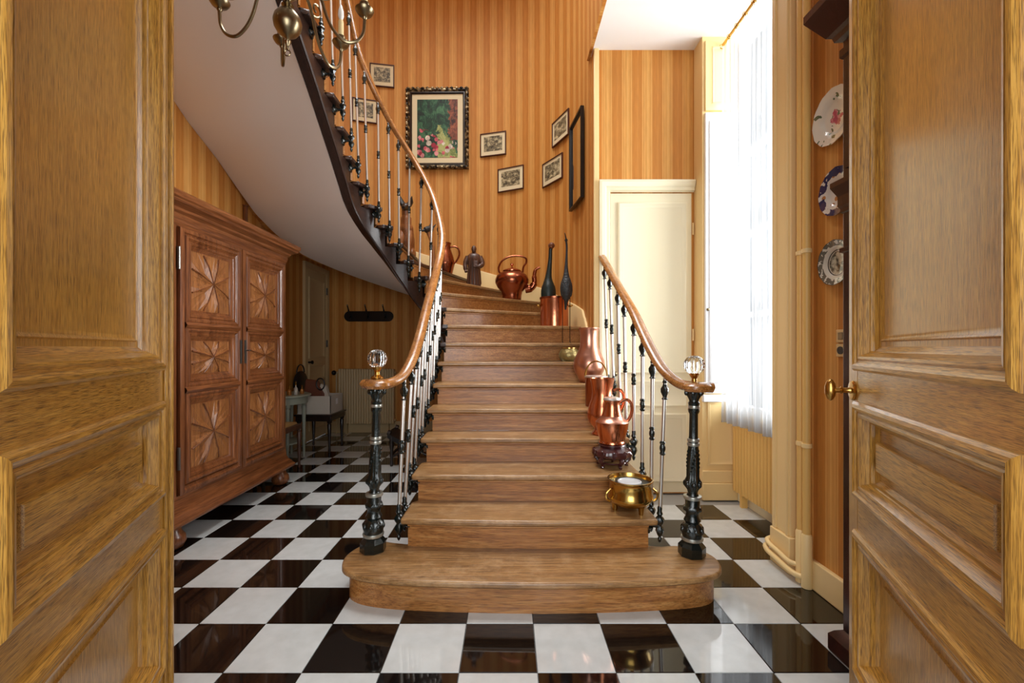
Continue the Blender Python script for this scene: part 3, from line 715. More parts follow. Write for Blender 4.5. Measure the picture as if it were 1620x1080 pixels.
MB().lathe([(.03,-.026),(.055,-.022),(.066,-.008),(.066,.008),(.055,.02),(.03,.026)], (.975,2.28,1.037), 24, sx=1.15).build('rail_scroll', MT['handrail_wood'], br)
newel(br, .955, 2.30, .012, 1.150, 'black cast iron newel post with crystal ball, right of the steps')
for y in (2.40, 2.545, 2.715, 2.90, 3.08, 3.26, 3.45, 3.645):
    kk = max(q for q in range(2, 8) if OP[q][1] <= y+.0)
    p = (.822, y); baluster(br, p, RISE*kk-.02, RAILR, arm=(.752, y))

# ------------------------------------------------------------------ double doors in the foreground
def entry_door(name, sgn, label, knob):
    hx, hy = sgn*.768, .60
    fx, fy = sgn*1.119, 1.45
    d = norm2((fx-hx, fy-hy)); ang = math.atan2(d[1], d[0]); Wd = math.hypot(fx-hx, fy-hy)
    e = thing(name, label, 'door', (hx, hy, .012), ang, kind='structure')
    s = 1 if sgn > 0 else -1                       # visible face is at local y = s*0
    M = lambda u, v, h: (Wd-u, s*h, v)            # u measured from the free edge
    def slab(u0, v0, u1, v1): 
        b = MB(); xs = sorted((Wd-u0, Wd-u1)); ys = sorted((0, -s*.05)); return b.box(xs[0], ys[0], v0, xs[1], ys[1], v1)
    B = dict(parent=e, rel=False)
    H = 2.70; a, c = .082, Wd-.09
    slab(0, 0, a, H).build('stile', MT['oak_upright'], bevel=.003, **B); slab(c, 0, Wd, H).build('stile', MT['oak_upright'], bevel=.003, **B)
    rows = [(.22,.658), (.7665,1.0575), (1.161,2.56)]
    zc = 0
    for z0, z1 in rows+[(H,H)]:
        slab(a, zc, c, z0).build('rail', MT['oak_level'], bevel=.002, **B); zc = z1
    PR = [(-.004,0),(-.004,.009),(.003,.016),(.013,.018),(.021,.014),(.021,.008),(.028,.006),(.034,.010),(.041,.009),(.047,-.002),(.053,-.014),(.057,-.016),(.057,-.026),(.070,-.034)]
    for i, (z0, z1) in enumerate(rows):
        for side in range(4):
            L = []
            for ins, hh in PR:
                q = [(a+ins,z0+ins),(c-ins,z0+ins),(c-ins,z1-ins),(a+ins,z1-ins)]
                L.append([M(*q[side],hh), M(*q[(side+1) % 4],hh)])
            MB().loops(L, False).build('moulding', MT['oak_level' if side % 2 == 0 else 'oak_upright'], smooth=24, **B)
        k0 = .066
        pn = MB()
        if i == 1: prf = [(0,-.042),(0,-.034),(.036,-.034),(.037,-.017),(.041,-.012),(.046,-.012)]
        elif i == 0: prf = [(0,-.042),(0,-.034),(.045,-.034),(.048,-.028),(.056,-.028)]
        else: prf = [(0,-.042),(0,-.034),(.018,-.034),(.022,-.029),(.03,-.034),(.04,-.034)]
        pn.panel(a+k0, z0+k0, c-k0, z1-k0, prf, M, back=True).build('panel', MT['oak_level' if i == 1 else 'oak_upright'], **B)
    if not knob:                                   # closing bead on the free edge
        for u0, hh, ww in ((.0,.012,.014),(.018,.02,.018),(.042,.010,.012)):
            b = MB(); xs = sorted((Wd-u0, Wd-u0-ww)); ys = sorted((s*-.001, s*hh)); b.box(xs[0],ys[0],0,xs[1],ys[1],H).build('edge_bead', MT['oak_upright'], bevel=.005, **B)
    else:
        T_ = Matrix.Translation((Wd-.048, 0, 1.104-.012)) @ Matrix.Rotation(-s*pi/2, 4, 'X')
        r_ = MB().lathe([(0,0),(.031,0),(.032,.004),(.028,.008),(.02,.009),(.0,.010)], (0,0,0), 24); r_.build('rosette', MT['gold_knob'], M=T_, **B)
        h_ = MB().lathe([(.012,.006),(.009,.014),(.009,.03),(.012,.034),(.008,.038),(.009,.05)], (0,0,0), 18); h_.build('knob_stem', MT['gold_knob'], M=T_, **B)
        kb = MB().lathe([(0,.048),(.016,.05),(.024,.056),(.026,.063),(.021,.072),(.010,.077),(0,.078)], (0,0,0), 20, sx=.62, sy=1.35); kb.build('knob', MT['gold_knob'], M=T_, **B)
    return e
entry_door('door_1', -1, 'open golden oak double-door leaf on the left, in the foreground', False)
entry_door('door_2', 1, 'open brown oak double-door leaf with brass knob, in the foreground', True)

# ------------------------------------------------------------------ carved wardrobe
ar = thing('wardrobe', 'carved walnut wardrobe with star panels against the left wall', 'wardrobe', (-2.33, 3.37, 0))
X0, Y0, Y1 = -2.06, 2.66, 4.07
MB().box(-2.63, Y0, .30, X0-.03, Y1, 2.06).build('body', MT['walnut_upright'], ar, bevel=.004)
Ma = lambda u, v, h: (X0+h, u, v)
def ydown(prof, name, zoff, mat='walnut_along'):
    # moulding running round front and both ends: profile of (out, z)
    b = MB(); L = []
    for o_, z in prof: L.append([(-2.63, Y0-o_, z), (X0+o_, Y0-o_, z), (X0+o_, Y1+o_, z), (-2.63, Y1+o_, z)])
    return b.loops(L, True, True, True).build(name, MT[mat], ar, smooth=25)
ydown([(0,2.02),(.005,2.03),(.012,2.05),(.012,2.075),(.03,2.09),(.034,2.105),(.075,2.125),(.08,2.14),(.09,2.15),(.095,2.165),(.095,2.185)], 'cornice', 0)
ydown([(.05,.14),(.058,.15),(.058,.165),(.045,.18),(.035,.20),(.018,.215),(.01,.235),(.004,.25),(.0,.305)], 'base', 0)
MB().box(X0-.03, Y0, .30, X0, Y1, .315).build('bottom_rail', MT['walnut_along'], ar)
MB().box(X0-.03, Y0, 2.0, X0, Y1, 2.03).build('frieze', MT['walnut_along'], ar)
for ya, yb in ((Y0, 2.735), (4.015, Y1)): MB().box(X0-.03, ya, .30, X0-.001, yb, 2.03).build('corner_post', MT['walnut_upright'], ar, bevel=.006)
MB().box(X0-.03, 3.37, .315, X0+.012, 3.385, 2.0).build('door_bead', MT['walnut_upright'], ar, bevel=.004)
def star(u0, v0, u1, v1, M, h0=-.006):
    b = MB(); cu_, cv = (u0+u1)/2, (v0+v1)/2; a, c = (u1-u0)/2, (v1-v0)/2; n = 32; bd = []; md = []
    for i in range(n):
        t = 2*pi*i/n+.0001; ct_, sn = math.cos(t), math.sin(t); q = 1/max(abs(ct_), abs(sn))
        k_ = i % 4; ridge = k_ == 2
        bd.append(M(cu_+a*ct_*q, cv+c*sn*q, h0))
        rr = .62*q if ridge else (.34*q if k_ == 0 else .5*q)
        hh = .019 if ridge else (.003 if k_ == 0 else .008)
        md.append(M(cu_+a*ct_*rr, cv+c*sn*rr, h0+hh))
    vs = bd+md+[M(cu_, cv, h0+.022)]
    fs = []
    for i in range(n):
        j = (i+1) % n; fs += [(i, j, n+j), (i, n+j, n+i), (n+i, n+j, 2*n)]
    return b.add(vs, fs)
def ribs(u0, v0, u1, v1, M, h0=-.006):
    r = []; cu_, cv = (u0+u1)/2, (v0+v1)/2; a, c = (u1-u0)/2, (v1-v0)/2
    for i in range(2, 32, 4):
        t = 2*pi*i/32+.0001; ct_, sn = math.cos(t), math.sin(t); q = 1/max(abs(ct_), abs(sn))
        r.append(MB().tube([M(cu_, cv, h0+.022), M(cu_+a*ct_*.62*q, cv+c*sn*.62*q, h0+.0185), M(cu_+a*ct_*.97*q, cv+c*sn*.97*q, h0+.006)], [.003,.0045,.005], 6))
    return r
AP = [(0,.0),(0,.012),(.006,.022),(.018,.026),(.028,.018),(.034,.014),(.04,.02),(.052,.016),(.058,.008),(.066,.006),(.074,-.004),(.08,-.006),(.095,-.006)]
for ya, yb in ((2.737, 3.372), (3.385, 4.013)):
    b = MB().box(X0-.02, ya, .315, X0-.008, yb, 2.0); dr = b.build('door', MT['walnut_upright'], ar)
    for va, vb in ((.335, 2.0-.015),):
        MB().panel(ya+.003, va-.015, yb-.003, vb+.01, [(0,-.015),(0,.016),(.012,.022),(.026,.024),(.034,.014),(.046,.012),(.05,.0),(.06,-.004)], Ma, fill=False).build('door_frame', MT['walnut_upright'], dr)
    for va, vb in ((1.40,1.955),(.985,1.37),(.375,.955)):
        MB().panel(ya+.045, va, yb-.045, vb, AP, Ma, fill=False).build('panel_moulding', MT['walnut_upright'], dr)
        star(ya+.125, va+.085, yb-.125, vb-.085, Ma).build('star_panel', MT['walnut_star'], dr, smooth=0)
        for rb_ in ribs(ya+.125, va+.085, yb-.125, vb-.085, Ma): rb_.build('star_rib', MT['walnut_upright'], dr)
    for zr in (1.385, .97):
        MB().loops([[Ma(q,zr-.028,0) for q in (ya+.04,yb-.04)], [Ma(ya+.04,zr-.018,.024), Ma(yb-.04,zr-.018,.024)], [Ma(ya+.04,zr,.034), Ma(yb-.04,zr,.034)], [Ma(ya+.04,zr+.018,.024), Ma(yb-.04,zr+.018,.024)], [Ma(ya+.04,zr+.028,0), Ma(yb-.04,zr+.028,0)]], False).build('rail_moulding', MT['walnut_along'], dr)
    if ya > 3:
        MB().box(X0+.02, ya+.012, 1.12, X0+.026, ya+.032, 1.30).build('key_plate', MT['hinge_steel'], dr); MB().tube([(X0+.02,ya+.022,1.22),(X0+.06,ya+.022,1.22)], .005, 6).build('key', MT['hinge_steel'], dr)
    else:
        MB().box(X0+.02, yb-.032, 1.12, X0+.026, yb-.012, 1.30).build('lock_plate', MT['hinge_steel'], dr)
for z in (.55, 1.80): MB().tube([(X0+.012,2.735,z-.07),(X0+.012,2.735,z+.07)], .009, 8).build('hinge', MT['hinge_steel'], ar)
for y in (2.72, 4.01):
    for x in (-2.08, -2.55): MB().lathe([(.04,0),(.06,.012),(.075,.045),(.07,.08),(.05,.105),(.045,.142)], (x,y,0), 20).build('bun_foot', MT['walnut_upright'], ar)
pg = thing('wall_batten', 'short brown wooden batten on the wall above the far wardrobe end', 'batten', (-2.64, 4.41, 2.28))
MB().box(-2.649, 4.385, 2.28, -2.622, 4.43, 2.655).build('strip', MT['walnut_upright'], pg, bevel=.004)
MB().box(-2.649, 4.38, 2.655, -2.618, 4.435, 2.668).build('cap', MT['walnut_upright'], pg, bevel=.003)

# ------------------------------------------------------------------ tall dark cabinet behind the right door leaf
cbn = thing('tall_cabinet', 'tall mahogany cabinet half hidden behind the right door leaf', 'cabinet', (1.46, 1.36, 0))
def cabm(prof, name):
    b = MB(); L = []
    for o_, z in prof: L.append([(1.57, .96-o_, z), (1.345-o_, .96-o_, z), (1.345-o_, 1.775+o_, z), (1.57, 1.775+o_, z)])
    return b.loops(L, True, True, True).build(name, MT['mahogany'], cbn, smooth=20)
MB().box(1.345, .96, .10, 1.57, 1.775, 2.49).build('body', MT['mahogany'], cbn, bevel=.004)
cabm([(.0,2.40),(.008,2.41),(.008,2.44),(.0,2.445)], 'neck_moulding'); cabm([(0,2.47),(.02,2.48),(.025,2.50),(.04,2.51),(.09,2.60),(.095,2.61),(.095,2.64)], 'cornice')
cabm([(0,1.78),(.006,1.785),(.006,1.80),(.012,1.81),(.012,1.85),(.03,1.89),(.03,1.91),(0,1.92)], 'waist_moulding'); cabm([(0,1.62),(.008,1.625),(.008,1.64),(0,1.645)], 'lower_moulding')
cabm([(.03,0),(.035,.01),(.035,.07),(.02,.09),(.0,.105)], 'plinth')
for z0_, z1_ in ((.16,1.58),(1.95,2.38)):
    for ya, yb in ((.99,1.36),(1.375,1.745)):
        cd_ = MB().panel(ya, z0_, yb, z1_, [(0,0),(0,.016),(.05,.016),(.056,.008),(.066,.008),(.08,.012)], lambda u,v,h: (1.345-h, u, v)).build('door', MT['mahogany'], cbn)
        MB().ball((1.32, yb-.025 if ya < 1.2 else ya+.025, (z0_+z1_)/2), .010).build('knob', MT['old_brass'], cd_)

# ------------------------------------------------------------------ plates and switches on the right wall
def plate(nm, mat, R, y, z, label):
    b = MB().lathe([(0,.006),(R*.52,.006),(R*.58,.010),(R*.66,.018),(R*.8,.022),(R*.97,.028),(R,.029),(R*.99,.024),(R*.6,.004),(R*.4,0),(0,0)], (0,0,0), 40, amp=[0,0,0,0,.006,.015,.015,.015,0,0,0], lobes=12)
    o = b.build(nm, MT[mat], smooth=50); o.location = (1.579, y, z); o.rotation_euler = (0, -pi/2, 0)
    tag(o, label, 'plate', 'china plates on the right wall')
    return o
plate('hanging_plate', 'plate_floral', .133, 2.117, 2.352, 'topmost china plate, white with a pink flower spray')
plate('hanging_plate', 'plate_imari', .114, 2.092, 1.984, 'middle china plate with dark blue patterned border')
plate('hanging_plate', 'plate_scene', .108, 2.105, 1.648, 'lowest china plate with a grey printed scene')
for z, dk, lb in ((1.296, 0, 'upper brass light switch plate beside the tall cabinet'), (1.228, 1, 'lower socket plate under the light switch')):
    sw = thing('light_switch', lb, 'switch', (1.58, 2.085, z), group='wall plates by the cabinet')
    MB().box(1.570, 2.055, z-.031, 1.58, 2.115, z+.031).build('plate', MT['switch_plate'], sw, bevel=.003)
    if dk: MB().lathe([(0,0),(.019,0),(.019,.003),(.0,.003)], (0,0,0), 16).build('socket_face', MT['switch_dark'], sw, M=Matrix.Translation((1.569,2.085,z)) @ Matrix.Rotation(-pi/2,4,'Y'), rel=True)
    else: MB().box(1.566, 2.070, z-.018, 1.571, 2.100, z+.018).build('rocker', MT['old_brass'], sw, bevel=.002)

# ------------------------------------------------------------------ pictures on the curved wall
def ray(px, r=1.0):
    m_ = (px-CX)/F; y = 3.9
    while inside(m_*y, y): y += .002
    return (m_*y, y)
def picture(nm, label, x0, x1, yt, yb, kind, cat='picture', thick=.02, pts=None):
    a, b_ = pts or (ray(x0), ray(x1))
    mid = ((a[0]+b_[0])/2, (a[1]+b_[1])/2); wdt = math.dist(a, b_)
    u = norm2((b_[0]-a[0], b_[1]-a[1])); ang = math.atan2(u[1], u[0])
    zt, zb = CH+(CY-yt)*mid[1]/F, CH+(CY-yb)*mid[1]/F; h = zt-zb
    e = thing(nm, label, cat, (mid[0], mid[1], zb), ang, group='framed prints on the stair wall' if kind == 'print' else None)
    # local frame: x along the wall, -y towards the room
    M = lambda uu, vv, hh: (uu-wdt/2, -hh, vv)
    B = dict(parent=e, rel=False)
    bk = MB().box(-wdt/2, -.008, 0, wdt/2, .0, h)
    if kind == 'print':
        fw = .014; MB().panel(0,0,wdt,h,[(0,0),(0,.016),(.003,.019),(fw-.003,.019),(fw,.012)], M, fill=False).build('frame', MT['frame_red'], **B)
        MB().panel(fw-.003,fw-.003,wdt-fw+.003,h-fw+.003,[(0,.001),(0,.010)], M, back=True).build('mount', MT['mat_cream'], **B)
        iw, ih = .05, .05
        MB().panel(iw,ih+.01,wdt-iw,h-ih+.005,[(0,.0095),(0,.0115)], M, back=True).build('engraving', MT['engraving'], **B)
    elif kind == 'painting':
        fw = .085
        MB().panel(0,0,wdt,h,[(0,0),(0,.03),(.012,.045),(.03,.05),(.045,.035),(.05,.03)], M, fill=False).build('frame', MT['gilt_frame'], **B)
        MB().panel(.05,.05,wdt-.05,h-.05,[(0,.02),(0,.034),(.012,.036),(.02,.026),(.026,.02)], M, fill=False).build('inner_frame', MT['dark_stool_wood'], **B)
        MB().panel(.074,.074,wdt-.074,h-.074,[(0,.001),(0,.018)], M, back=True).build('mount', MT['mat_cream'], **B)
        MB().panel(.14,.14,wdt-.14,h-.14,[(0,.0175),(0,.021)], M, back=True).build('painting', MT['garden_print'], **B)
        sc_ = MB()
        for i in range(13):
            for (uu, vv) in ((wdt*(i+.5)/13, .012), (wdt*(i+.5)/13, h-.012)): sc_.ball(M(uu,vv,.045), .016, 8, 5, sx=1.4)
        for i in range(17):
            for (uu, vv) in ((.012, h*(i+.5)/17), (wdt-.012, h*(i+.5)/17)): sc_.ball(M(uu,vv,.045), .016, 8, 5, sz=1.4)
        sc_.build('carved_scrolls', MT['gilt_frame'], **B)['kind'] = 'stuff'
    else:
        fw = .022; MB().panel(0,0,wdt,h,[(0,0),(0,.03),(.004,.034),(fw-.004,.03),(fw,.012)], M, fill=False).build('frame', MT['black_lacquer'], **B)
        MB().panel(fw-.003,fw-.003,wdt-fw+.003,h-fw+.003,[(0,.0),(0,.012)], M, back=True).build('glass', MT['mirror_glass'], **B)
    return e
picture('framed_print', 'highest small framed print, upper left of the garden painting', 585, 624, 102, 138, 'print')
picture('framed_print', 'small framed print partly behind the handrail, left of the garden painting', 557, 597, 157, 194, 'print')
picture('framed_painting', 'large garden painting with pink flowers in an ornate frame', 643, 742, 141, 268, 'painting')
picture('framed_print', 'small framed print just right of the garden painting', 760, 801, 210, 247, 'print')
picture('framed_print', 'lower small framed print near the wall centre, above the kettle', 788, 829, 264.5, 302, 'print')
picture('framed_print', 'upper of the two slanted prints beside the narrow mirror', 875, 901, 184, 224, 'print')
picture('framed_print', 'lower of the two slanted prints, above the tall birds', 859.5, 891, 251, 290, 'print')
picture('wall_mirror', 'narrow black-framed mirror seen edge-on at the wall corner', 905, 924, 186, 324, 'mirror', 'mirror', pts=((.648,4.52),(.697,4.085)))

# ------------------------------------------------------------------ chandelier
CHX, CHY = -1.055, 2.10
ch = thing('chandelier', 'old brass chandelier with candle arms hanging at the upper left', 'chandelier', (CHX, CHY, 2.63))
body = MB().lathe([(0,2.655),(.007,2.66),(.009,2.67),(.005,2.676),(.012,2.69),(.014,2.70),(.006,2.708),(.012,2.716),(.022,2.722),(.045,2.74),(.060,2.765),(.064,2.79),(.058,2.815),(.04,2.84),(.02,2.852),(.016,2.862),(.028,2.87),(.02,2.878),(.014,2.89),(.03,2.91),(.05,2.93),(.052,2.95),(.03,2.97),(.016,2.985),(.012,3.05),(.03,3.08),(.045,3.11),(.03,3.14),(.012,3.16),(.01,3.30),(.018,3.31),(.01,3.32),(.008,3.70),(.05,3.75),(.055,3.78)], (CHX,CHY,0), 28)
body.build('column', MT['old_brass'], ch)
MB().tube([(CHX+.014*math.cos(t), CHY, 2.645+.014*math.sin(t)) for t in [2*pi*i/14 for i in range(14)]], .003, 6, ring=True).build('bottom_ring', MT['old_brass'], ch)
for i in range(6):
    a = math.radians(15+i*53 if i < 4 else (232 if i == 4 else 305)); ca, sa = math.cos(a), math.sin(a)
    prof = [(.045,2.945),(.085,2.99),(.12,2.985),(.15,2.93),(.175,2.85),(.21,2.785),(.26,2.745),(.31,2.755),(.342,2.80),(.35,2.86),(.35,2.885)]
    am = MB().tube([(CHX+r*ca, CHY+r*sa, z) for r,z,_ in [(p[0],p[1],0) for p in cr([(r,z,0) for r,z in prof], 5)]], .0078, 8)
    ao = am.build('arm', MT['old_brass'], ch)
    sc2 = [(.15,2.93),(.185,2.94),(.205,2.97),(.19,3.0),(.165,2.995),(.16,2.97),(.175,2.96)]
    MB().tube([(CHX+p[0]*ca, CHY+p[0]*sa, p[1]) for p in cr([(r,z,0) for r,z in sc2], 5)], .005, 6).build('scroll', MT['old_brass'], ao)
    sc3 = [(.085,2.99),(.07,3.04),(.095,3.07),(.125,3.05),(.115,3.025)]
    MB().tube([(CHX+p[0]*ca, CHY+p[0]*sa, p[1]) for p in cr([(r,z,0) for r,z in sc3], 5)], .005, 6).build('scroll', MT['old_brass'], ao)
    x, y = CHX+.35*ca, CHY+.35*sa
    MB().lathe([(.008,2.87),(.013,2.878),(.010,2.886),(.018,2.892),(.034,2.898),(.044,2.912),(.046,2.918),(.04,2.918),(.02,2.912),(.018,2.925),(.023,2.932),(.024,2.95),(.02,2.952),(.018,2.94)], (x,y,0), 20).build('drip_cup', MT['old_brass'], ao)
    MB().lathe([(.0145,2.935),(.0145,3.03),(.012,3.04),(0,3.042)], (x,y,0), 14).build('candle', MT['candle_wax'], ao)
    MB().lathe([(.008,3.04),(.016,3.065),(.015,3.09),(.006,3.12),(0,3.13)], (x,y,0), 12).build('bulb', MT['bulb_glass'], ao)

# ------------------------------------------------------------------ objects on the steps
def zst(k_): return RISE*k_
def handle(pts, r, n=8): return MB().tube(cr(pts, 7), r, n)
# brass planter on step 2
x, y, z = .688, 2.50, zst(2)
e = thing('brass_planter', 'round brass planter on feet at the right end of the second step', 'planter', (x,y,z))
MB().lathe([(0,.03),(.07,.03),(.105,.045),(.124,.07),(.126,.085),(.118,.10),(.115,.155),(.120,.168),(.126,.172),(.126,.178),(.119,.178),(.112,.16),(.112,.10),(.10,.06),(0,.05)], (x,y,z), 36).build('bowl', MT['brass'], e)
MB().lathe([(.111,.155),(.109,.10),(.09,.062),(0,.058)], (x,y,z), 28).build('lining', MT['pot_dark'], e)
for i in range(3):
    t = -pi/2+.5+i*2*pi/3; MB().lathe([(.013,0),(.015,.01),(.017,.03),(.022,.045)], (x+.085*math.cos(t), y+.085*math.sin(t), z), 12).build('foot', MT['brass'], e)
for s_ in (-1,1): handle([(x+s_*.118,y-.03,z+.13),(x+s_*.142,y-.035,z+.105),(x+s_*.14,y-.035,z+.075),(x+s_*.122,y-.03,z+.06)], .006).build('handle', MT['brass'], e)
e = thing('flower_pot', 'grey saucer-topped pot standing inside the brass planter', 'pot', (x-.005,y-.005,z+.059))
MB().lathe([(0,.0),(.055,.0),(.06,.05),(.066,.098),(.066,.106),(.060,.108),(.056,.102),(0,.10)], (x-.005,y-.005,z+.059), 28).build('pot', MT['plate_grey'], e)
# carved stand and copper jug on step 3
x, y, z = .664, 2.835, zst(3)
e = thing('carved_stand', 'dark carved wooden stand under the small copper jug', 'stand', (x,y,z))
MB().lathe([(0,.145),(.085,.145),(.088,.138),(.078,.128),(.086,.12),(.115,.105),(.122,.088),(.118,.072),(.10,.06),(.085,.055),(0,.055)], (x,y,z), 48, amp=[0,0,0,0,0,.04,.05,.04,0,0,0], lobes=12).build('top', MT['rose_wood'], e)
for i in range(5):
    t = -pi/2+.35+i*2*pi/5; c_, s_ = math.cos(t), math.sin(t)
    MB().tube(cr([(x+r*c_, y+r*s_, z+h_) for r,h_ in ((.088,.07),(.108,.055),(.104,.035),(.088,.02),(.092,.006),(.102,.006))], 4), [.016]*8+[.011]*8+[.008]*5, 8).build('leg', MT['rose_wood'], e)
MB().tube([(x+.086*math.cos(t), y+.086*math.sin(t), z+.030) for t in [2*pi*i/24 for i in range(24)]], .005, 6, ring=True).build('stretcher_ring', MT['rose_wood'], e)
for i in range(10):
    t = 2*pi*i/10+.2; MB().tube([(x+(.118+.004*math.cos(q))*math.cos(t+.11*math.cos(q)*(1-.1*q)), y+(.118)*math.sin(t+.11*math.cos(q)*(1-.1*q)), z+.088+.022*math.sin(q)) for q in [i2*.55 for i2 in range(12)]], .004, 5).build('scroll', MT['rose_wood'], e)
z += .145
e = thing('copper_jug', 'small polished copper jug with pale shoulder on the carved stand', 'jug', (x,y,z))
MB().lathe([(0,0),(.078,0),(.083,.006),(.082,.012),(.078,.02),(.088,.05),(.098,.09),(.104,.125),(.104,.138)], (x,y,z), 32).build('body', MT['copper'], e)
MB().lathe([(.104,.138),(.102,.142),(.088,.152),(.074,.165),(.066,.178)], (x,y,z), 32).build('shoulder', MT['copper_rose'], e)
MB().lathe([(.066,.178),(.055,.215),(.050,.262),(.053,.278),(.055,.282)], (x,y,z), 32).build('neck', MT['copper'], e)
MB().lathe([(.056,.278),(.057,.284),(.05,.294),(.02,.30),(.006,.302),(.008,.31),(0,.313)], (x,y,z), 28).build('lid', MT['tin'], e)
handle([(x+.05,y,z+.262),(x+.085,y-.005,z+.282),(x+.118,y-.008,z+.262),(x+.127,y-.008,z+.22),(x+.118,y-.006,z+.175),(x+.098,y,z+.14)], .0105).build('handle', MT['copper'], e)
# tall ewer on step 4
x, y, z = .648, 3.055, zst(4)
e = thing('copper_ewer', 'tall copper ewer with a wide neck behind the small jug', 'ewer', (x,y,z))
MB().lathe([(0,0),(.072,0),(.074,.008),(.06,.022),(.05,.034),(.062,.05),(.09,.08),(.104,.12),(.104,.15),(.09,.20),(.072,.25),(.068,.29),(.074,.34),(.084,.388),(.081,.388),(.07,.33),(.06,.28)], (x,y,z), 36).build('body', MT['copper'], e)
handle([(x+.078,y,z+.30),(x+.115,y,z+.31),(x+.145,y,z+.28),(x+.15,y,z+.23),(x+.13,y,z+.17),(x+.10,y,z+.14)], .011).build('handle', MT['copper'], e)
# bucket on step 5
x, y, z = .655, 3.305, zst(5)
e = thing('copper_bucket', 'narrow copper bucket with an arched brass handle', 'bucket', (x,y,z))
MB().lathe([(0,0),(.078,0),(.08,.004),(.081,.21),(.085,.216),(.085,.224),(.079,.224),(.077,.02),(0,.015)], (x,y,z), 32).build('body', MT['copper_dark'], e)
MB().tube([(x+.082*math.cos(t), y, z+.222+.115*math.sin(t)) for t in [pi*i/18 for i in range(19)]], .006, 8).build('bail_handle', MT['brass'], e)
MB().lathe([(.08,.216),(.087,.217),(.087,.228),(.08,.229)], (x,y,z), 32).build('rim', MT['tin'], e)
# copper vase on step 6
x, y, z = .645, 3.545, zst(6)
e = thing('copper_vase', 'large rosy copper vase with flared neck near the wall corner', 'vase', (x,y,z))
MB().lathe([(0,0),(.074,0),(.078,.01),(.09,.04),(.116,.09),(.127,.13),(.122,.175),(.10,.225),(.078,.27),(.070,.31),(.068,.36),(.074,.41),(.082,.43),(.08,.436),(.074,.43),(.062,.36),(.06,.30)], (x,y,z), 40).build('body', MT['copper_rose'], e)
MB().lathe([(.0795,.425),(.084,.43),(.082,.438),(.077,.434)], (x,y,z), 36).build('rim', MT['copper_rose'], e)
# bowl on step 7
x, y, z = .52, 3.80, zst(7)
e = thing('hammered_bowl', 'small dull brass bowl tucked on a step beside the copper vase', 'bowl', (x,y,z))
MB().lathe([(0,0),(.058,0),(.08,.02),(.092,.045),(.09,.065),(.076,.09),(.066,.105),(.064,.115),(.06,.112),(.07,.085),(.08,.05),(0,.02)], (x,y,z), 30).build('body', MT['stone_bowl'], e)
MB().lathe([(.062,.108),(.068,.11),(.067,.118),(.061,.117)], (x,y,z), 28).build('rim', MT['brass'], e)
# cylindrical pot on step 9
x, y, z = .445, 4.305, zst(9)
e = thing('copper_pot', 'tall-sided cylindrical copper pot with side handles below the birds', 'pot', (x,y,z))
MB().lathe([(0,0),(.132,0),(.137,.005),(.138,.27),(.142,.276),(.142,.284),(.136,.284),(.132,.02),(0,.012)], (x,y,z), 40).build('body', MT['copper'], e)
MB().lathe([(.137,.268),(.144,.27),(.144,.287),(.135,.288)], (x,y,z), 40).build('rim', MT['copper_dark'], e)
for s_ in (-1,1):
    MB().tube(cr([(x+s_*.137,y-.04,z+.20),(x+s_*.165,y-.045,z+.205),(x+s_*.17,y,z+.205),(x+s_*.165,y+.045,z+.205),(x+s_*.137,y+.04,z+.20)], 5), .008, 8).build('handle', MT['brass'], e)
# birds
def bird(nm, label, x, y, z, H, bw, by0, by1, neck, mats, legs):
    e = thing(nm, label, 'figurine', (x,y,z))
    b = MB(); L = [(x, y, z+by0-.0, .01), (x, y, z+by0+(by1-by0)*.12, bw*.55), (x, y, z+by0+(by1-by0)*.35, bw), (x, y, z+by0+(by1-by0)*.6, bw*.92), (x, y, z+by0+(by1-by0)*.85, bw*.5)]
    for i, (nx, nz, nr) in enumerate(neck): L.append((x+nx, y-.01*i, z+nz, nr))
    P = cr([(a,b_,c) for a,b_,c,_ in L], 5); R = [q[0] for q in cr([(r,0,0) for *_,r in L], 5)]
    b.tube(P, R, 14); b.build('body', MT[mats[0]], e, smooth=70)
    hx, hz, hr = neck[-1]; hy = y-.01*(len(neck)-1)
    MB().ball((x+hx, hy-.012, z+hz), hr*1.5, 12, 8, sx=1.0, sy=1.5, sz=.9).build('head', MT[mats[1]], e)
    MB().tube([(x+hx,hy-.02,z+hz),(x+hx+legs[2],hy-.07,z+hz+legs[3])], [hr*.8,.003], 8).build('beak', MT[mats[1]], e)
    for s_ in (-1, 1):
        lx = x+s_*legs[0]; lg = MB().tube([(lx,y,z+.004),(lx,y,z+by0+.05)], legs[1], 6); lg.tube([(lx,y,z+.004),(lx,y-.035,z+.004)], legs[1], 6); lg.build('leg', MT['black_iron'], e)
    for s_ in (-1, 1):
        MB().ball((x+s_*bw*.72, y-.01, z+by0+(by1-by0)*.42), bw*.5, 10, 8, sx=.62, sy=.8, sz=2.6).build('wing', MT[mats[0]], e)
    MB().tube([(x,y+.01,z+by0+.06),(x,y+.05,z+by0-.06)], [bw*.45,.008], 8).build('tail', MT[mats[0]], e)
bird('bird_figurine', 'dark green long-necked bird with brown head behind the copper pot', .425, 4.74, zst(10), .75, .078, .05, .44, [(.012,.50,.026),(.02,.60,.021),(.022,.68,.020),(.03,.725,.024)], ('bird_green','bird_brown'), (.03,.005,-.01,-.03))
bird('bird_figurine', 'slim grey bird with a very thin raised neck on wire legs', .525, 4.03, zst(8), .97, .055, .37, .66, [(0,.70,.016),(.002,.80,.010),(.002,.88,.009),(-.006,.93,.010)], ('bird_grey','bird_grey'), (.034,.0035,-.02,.05))
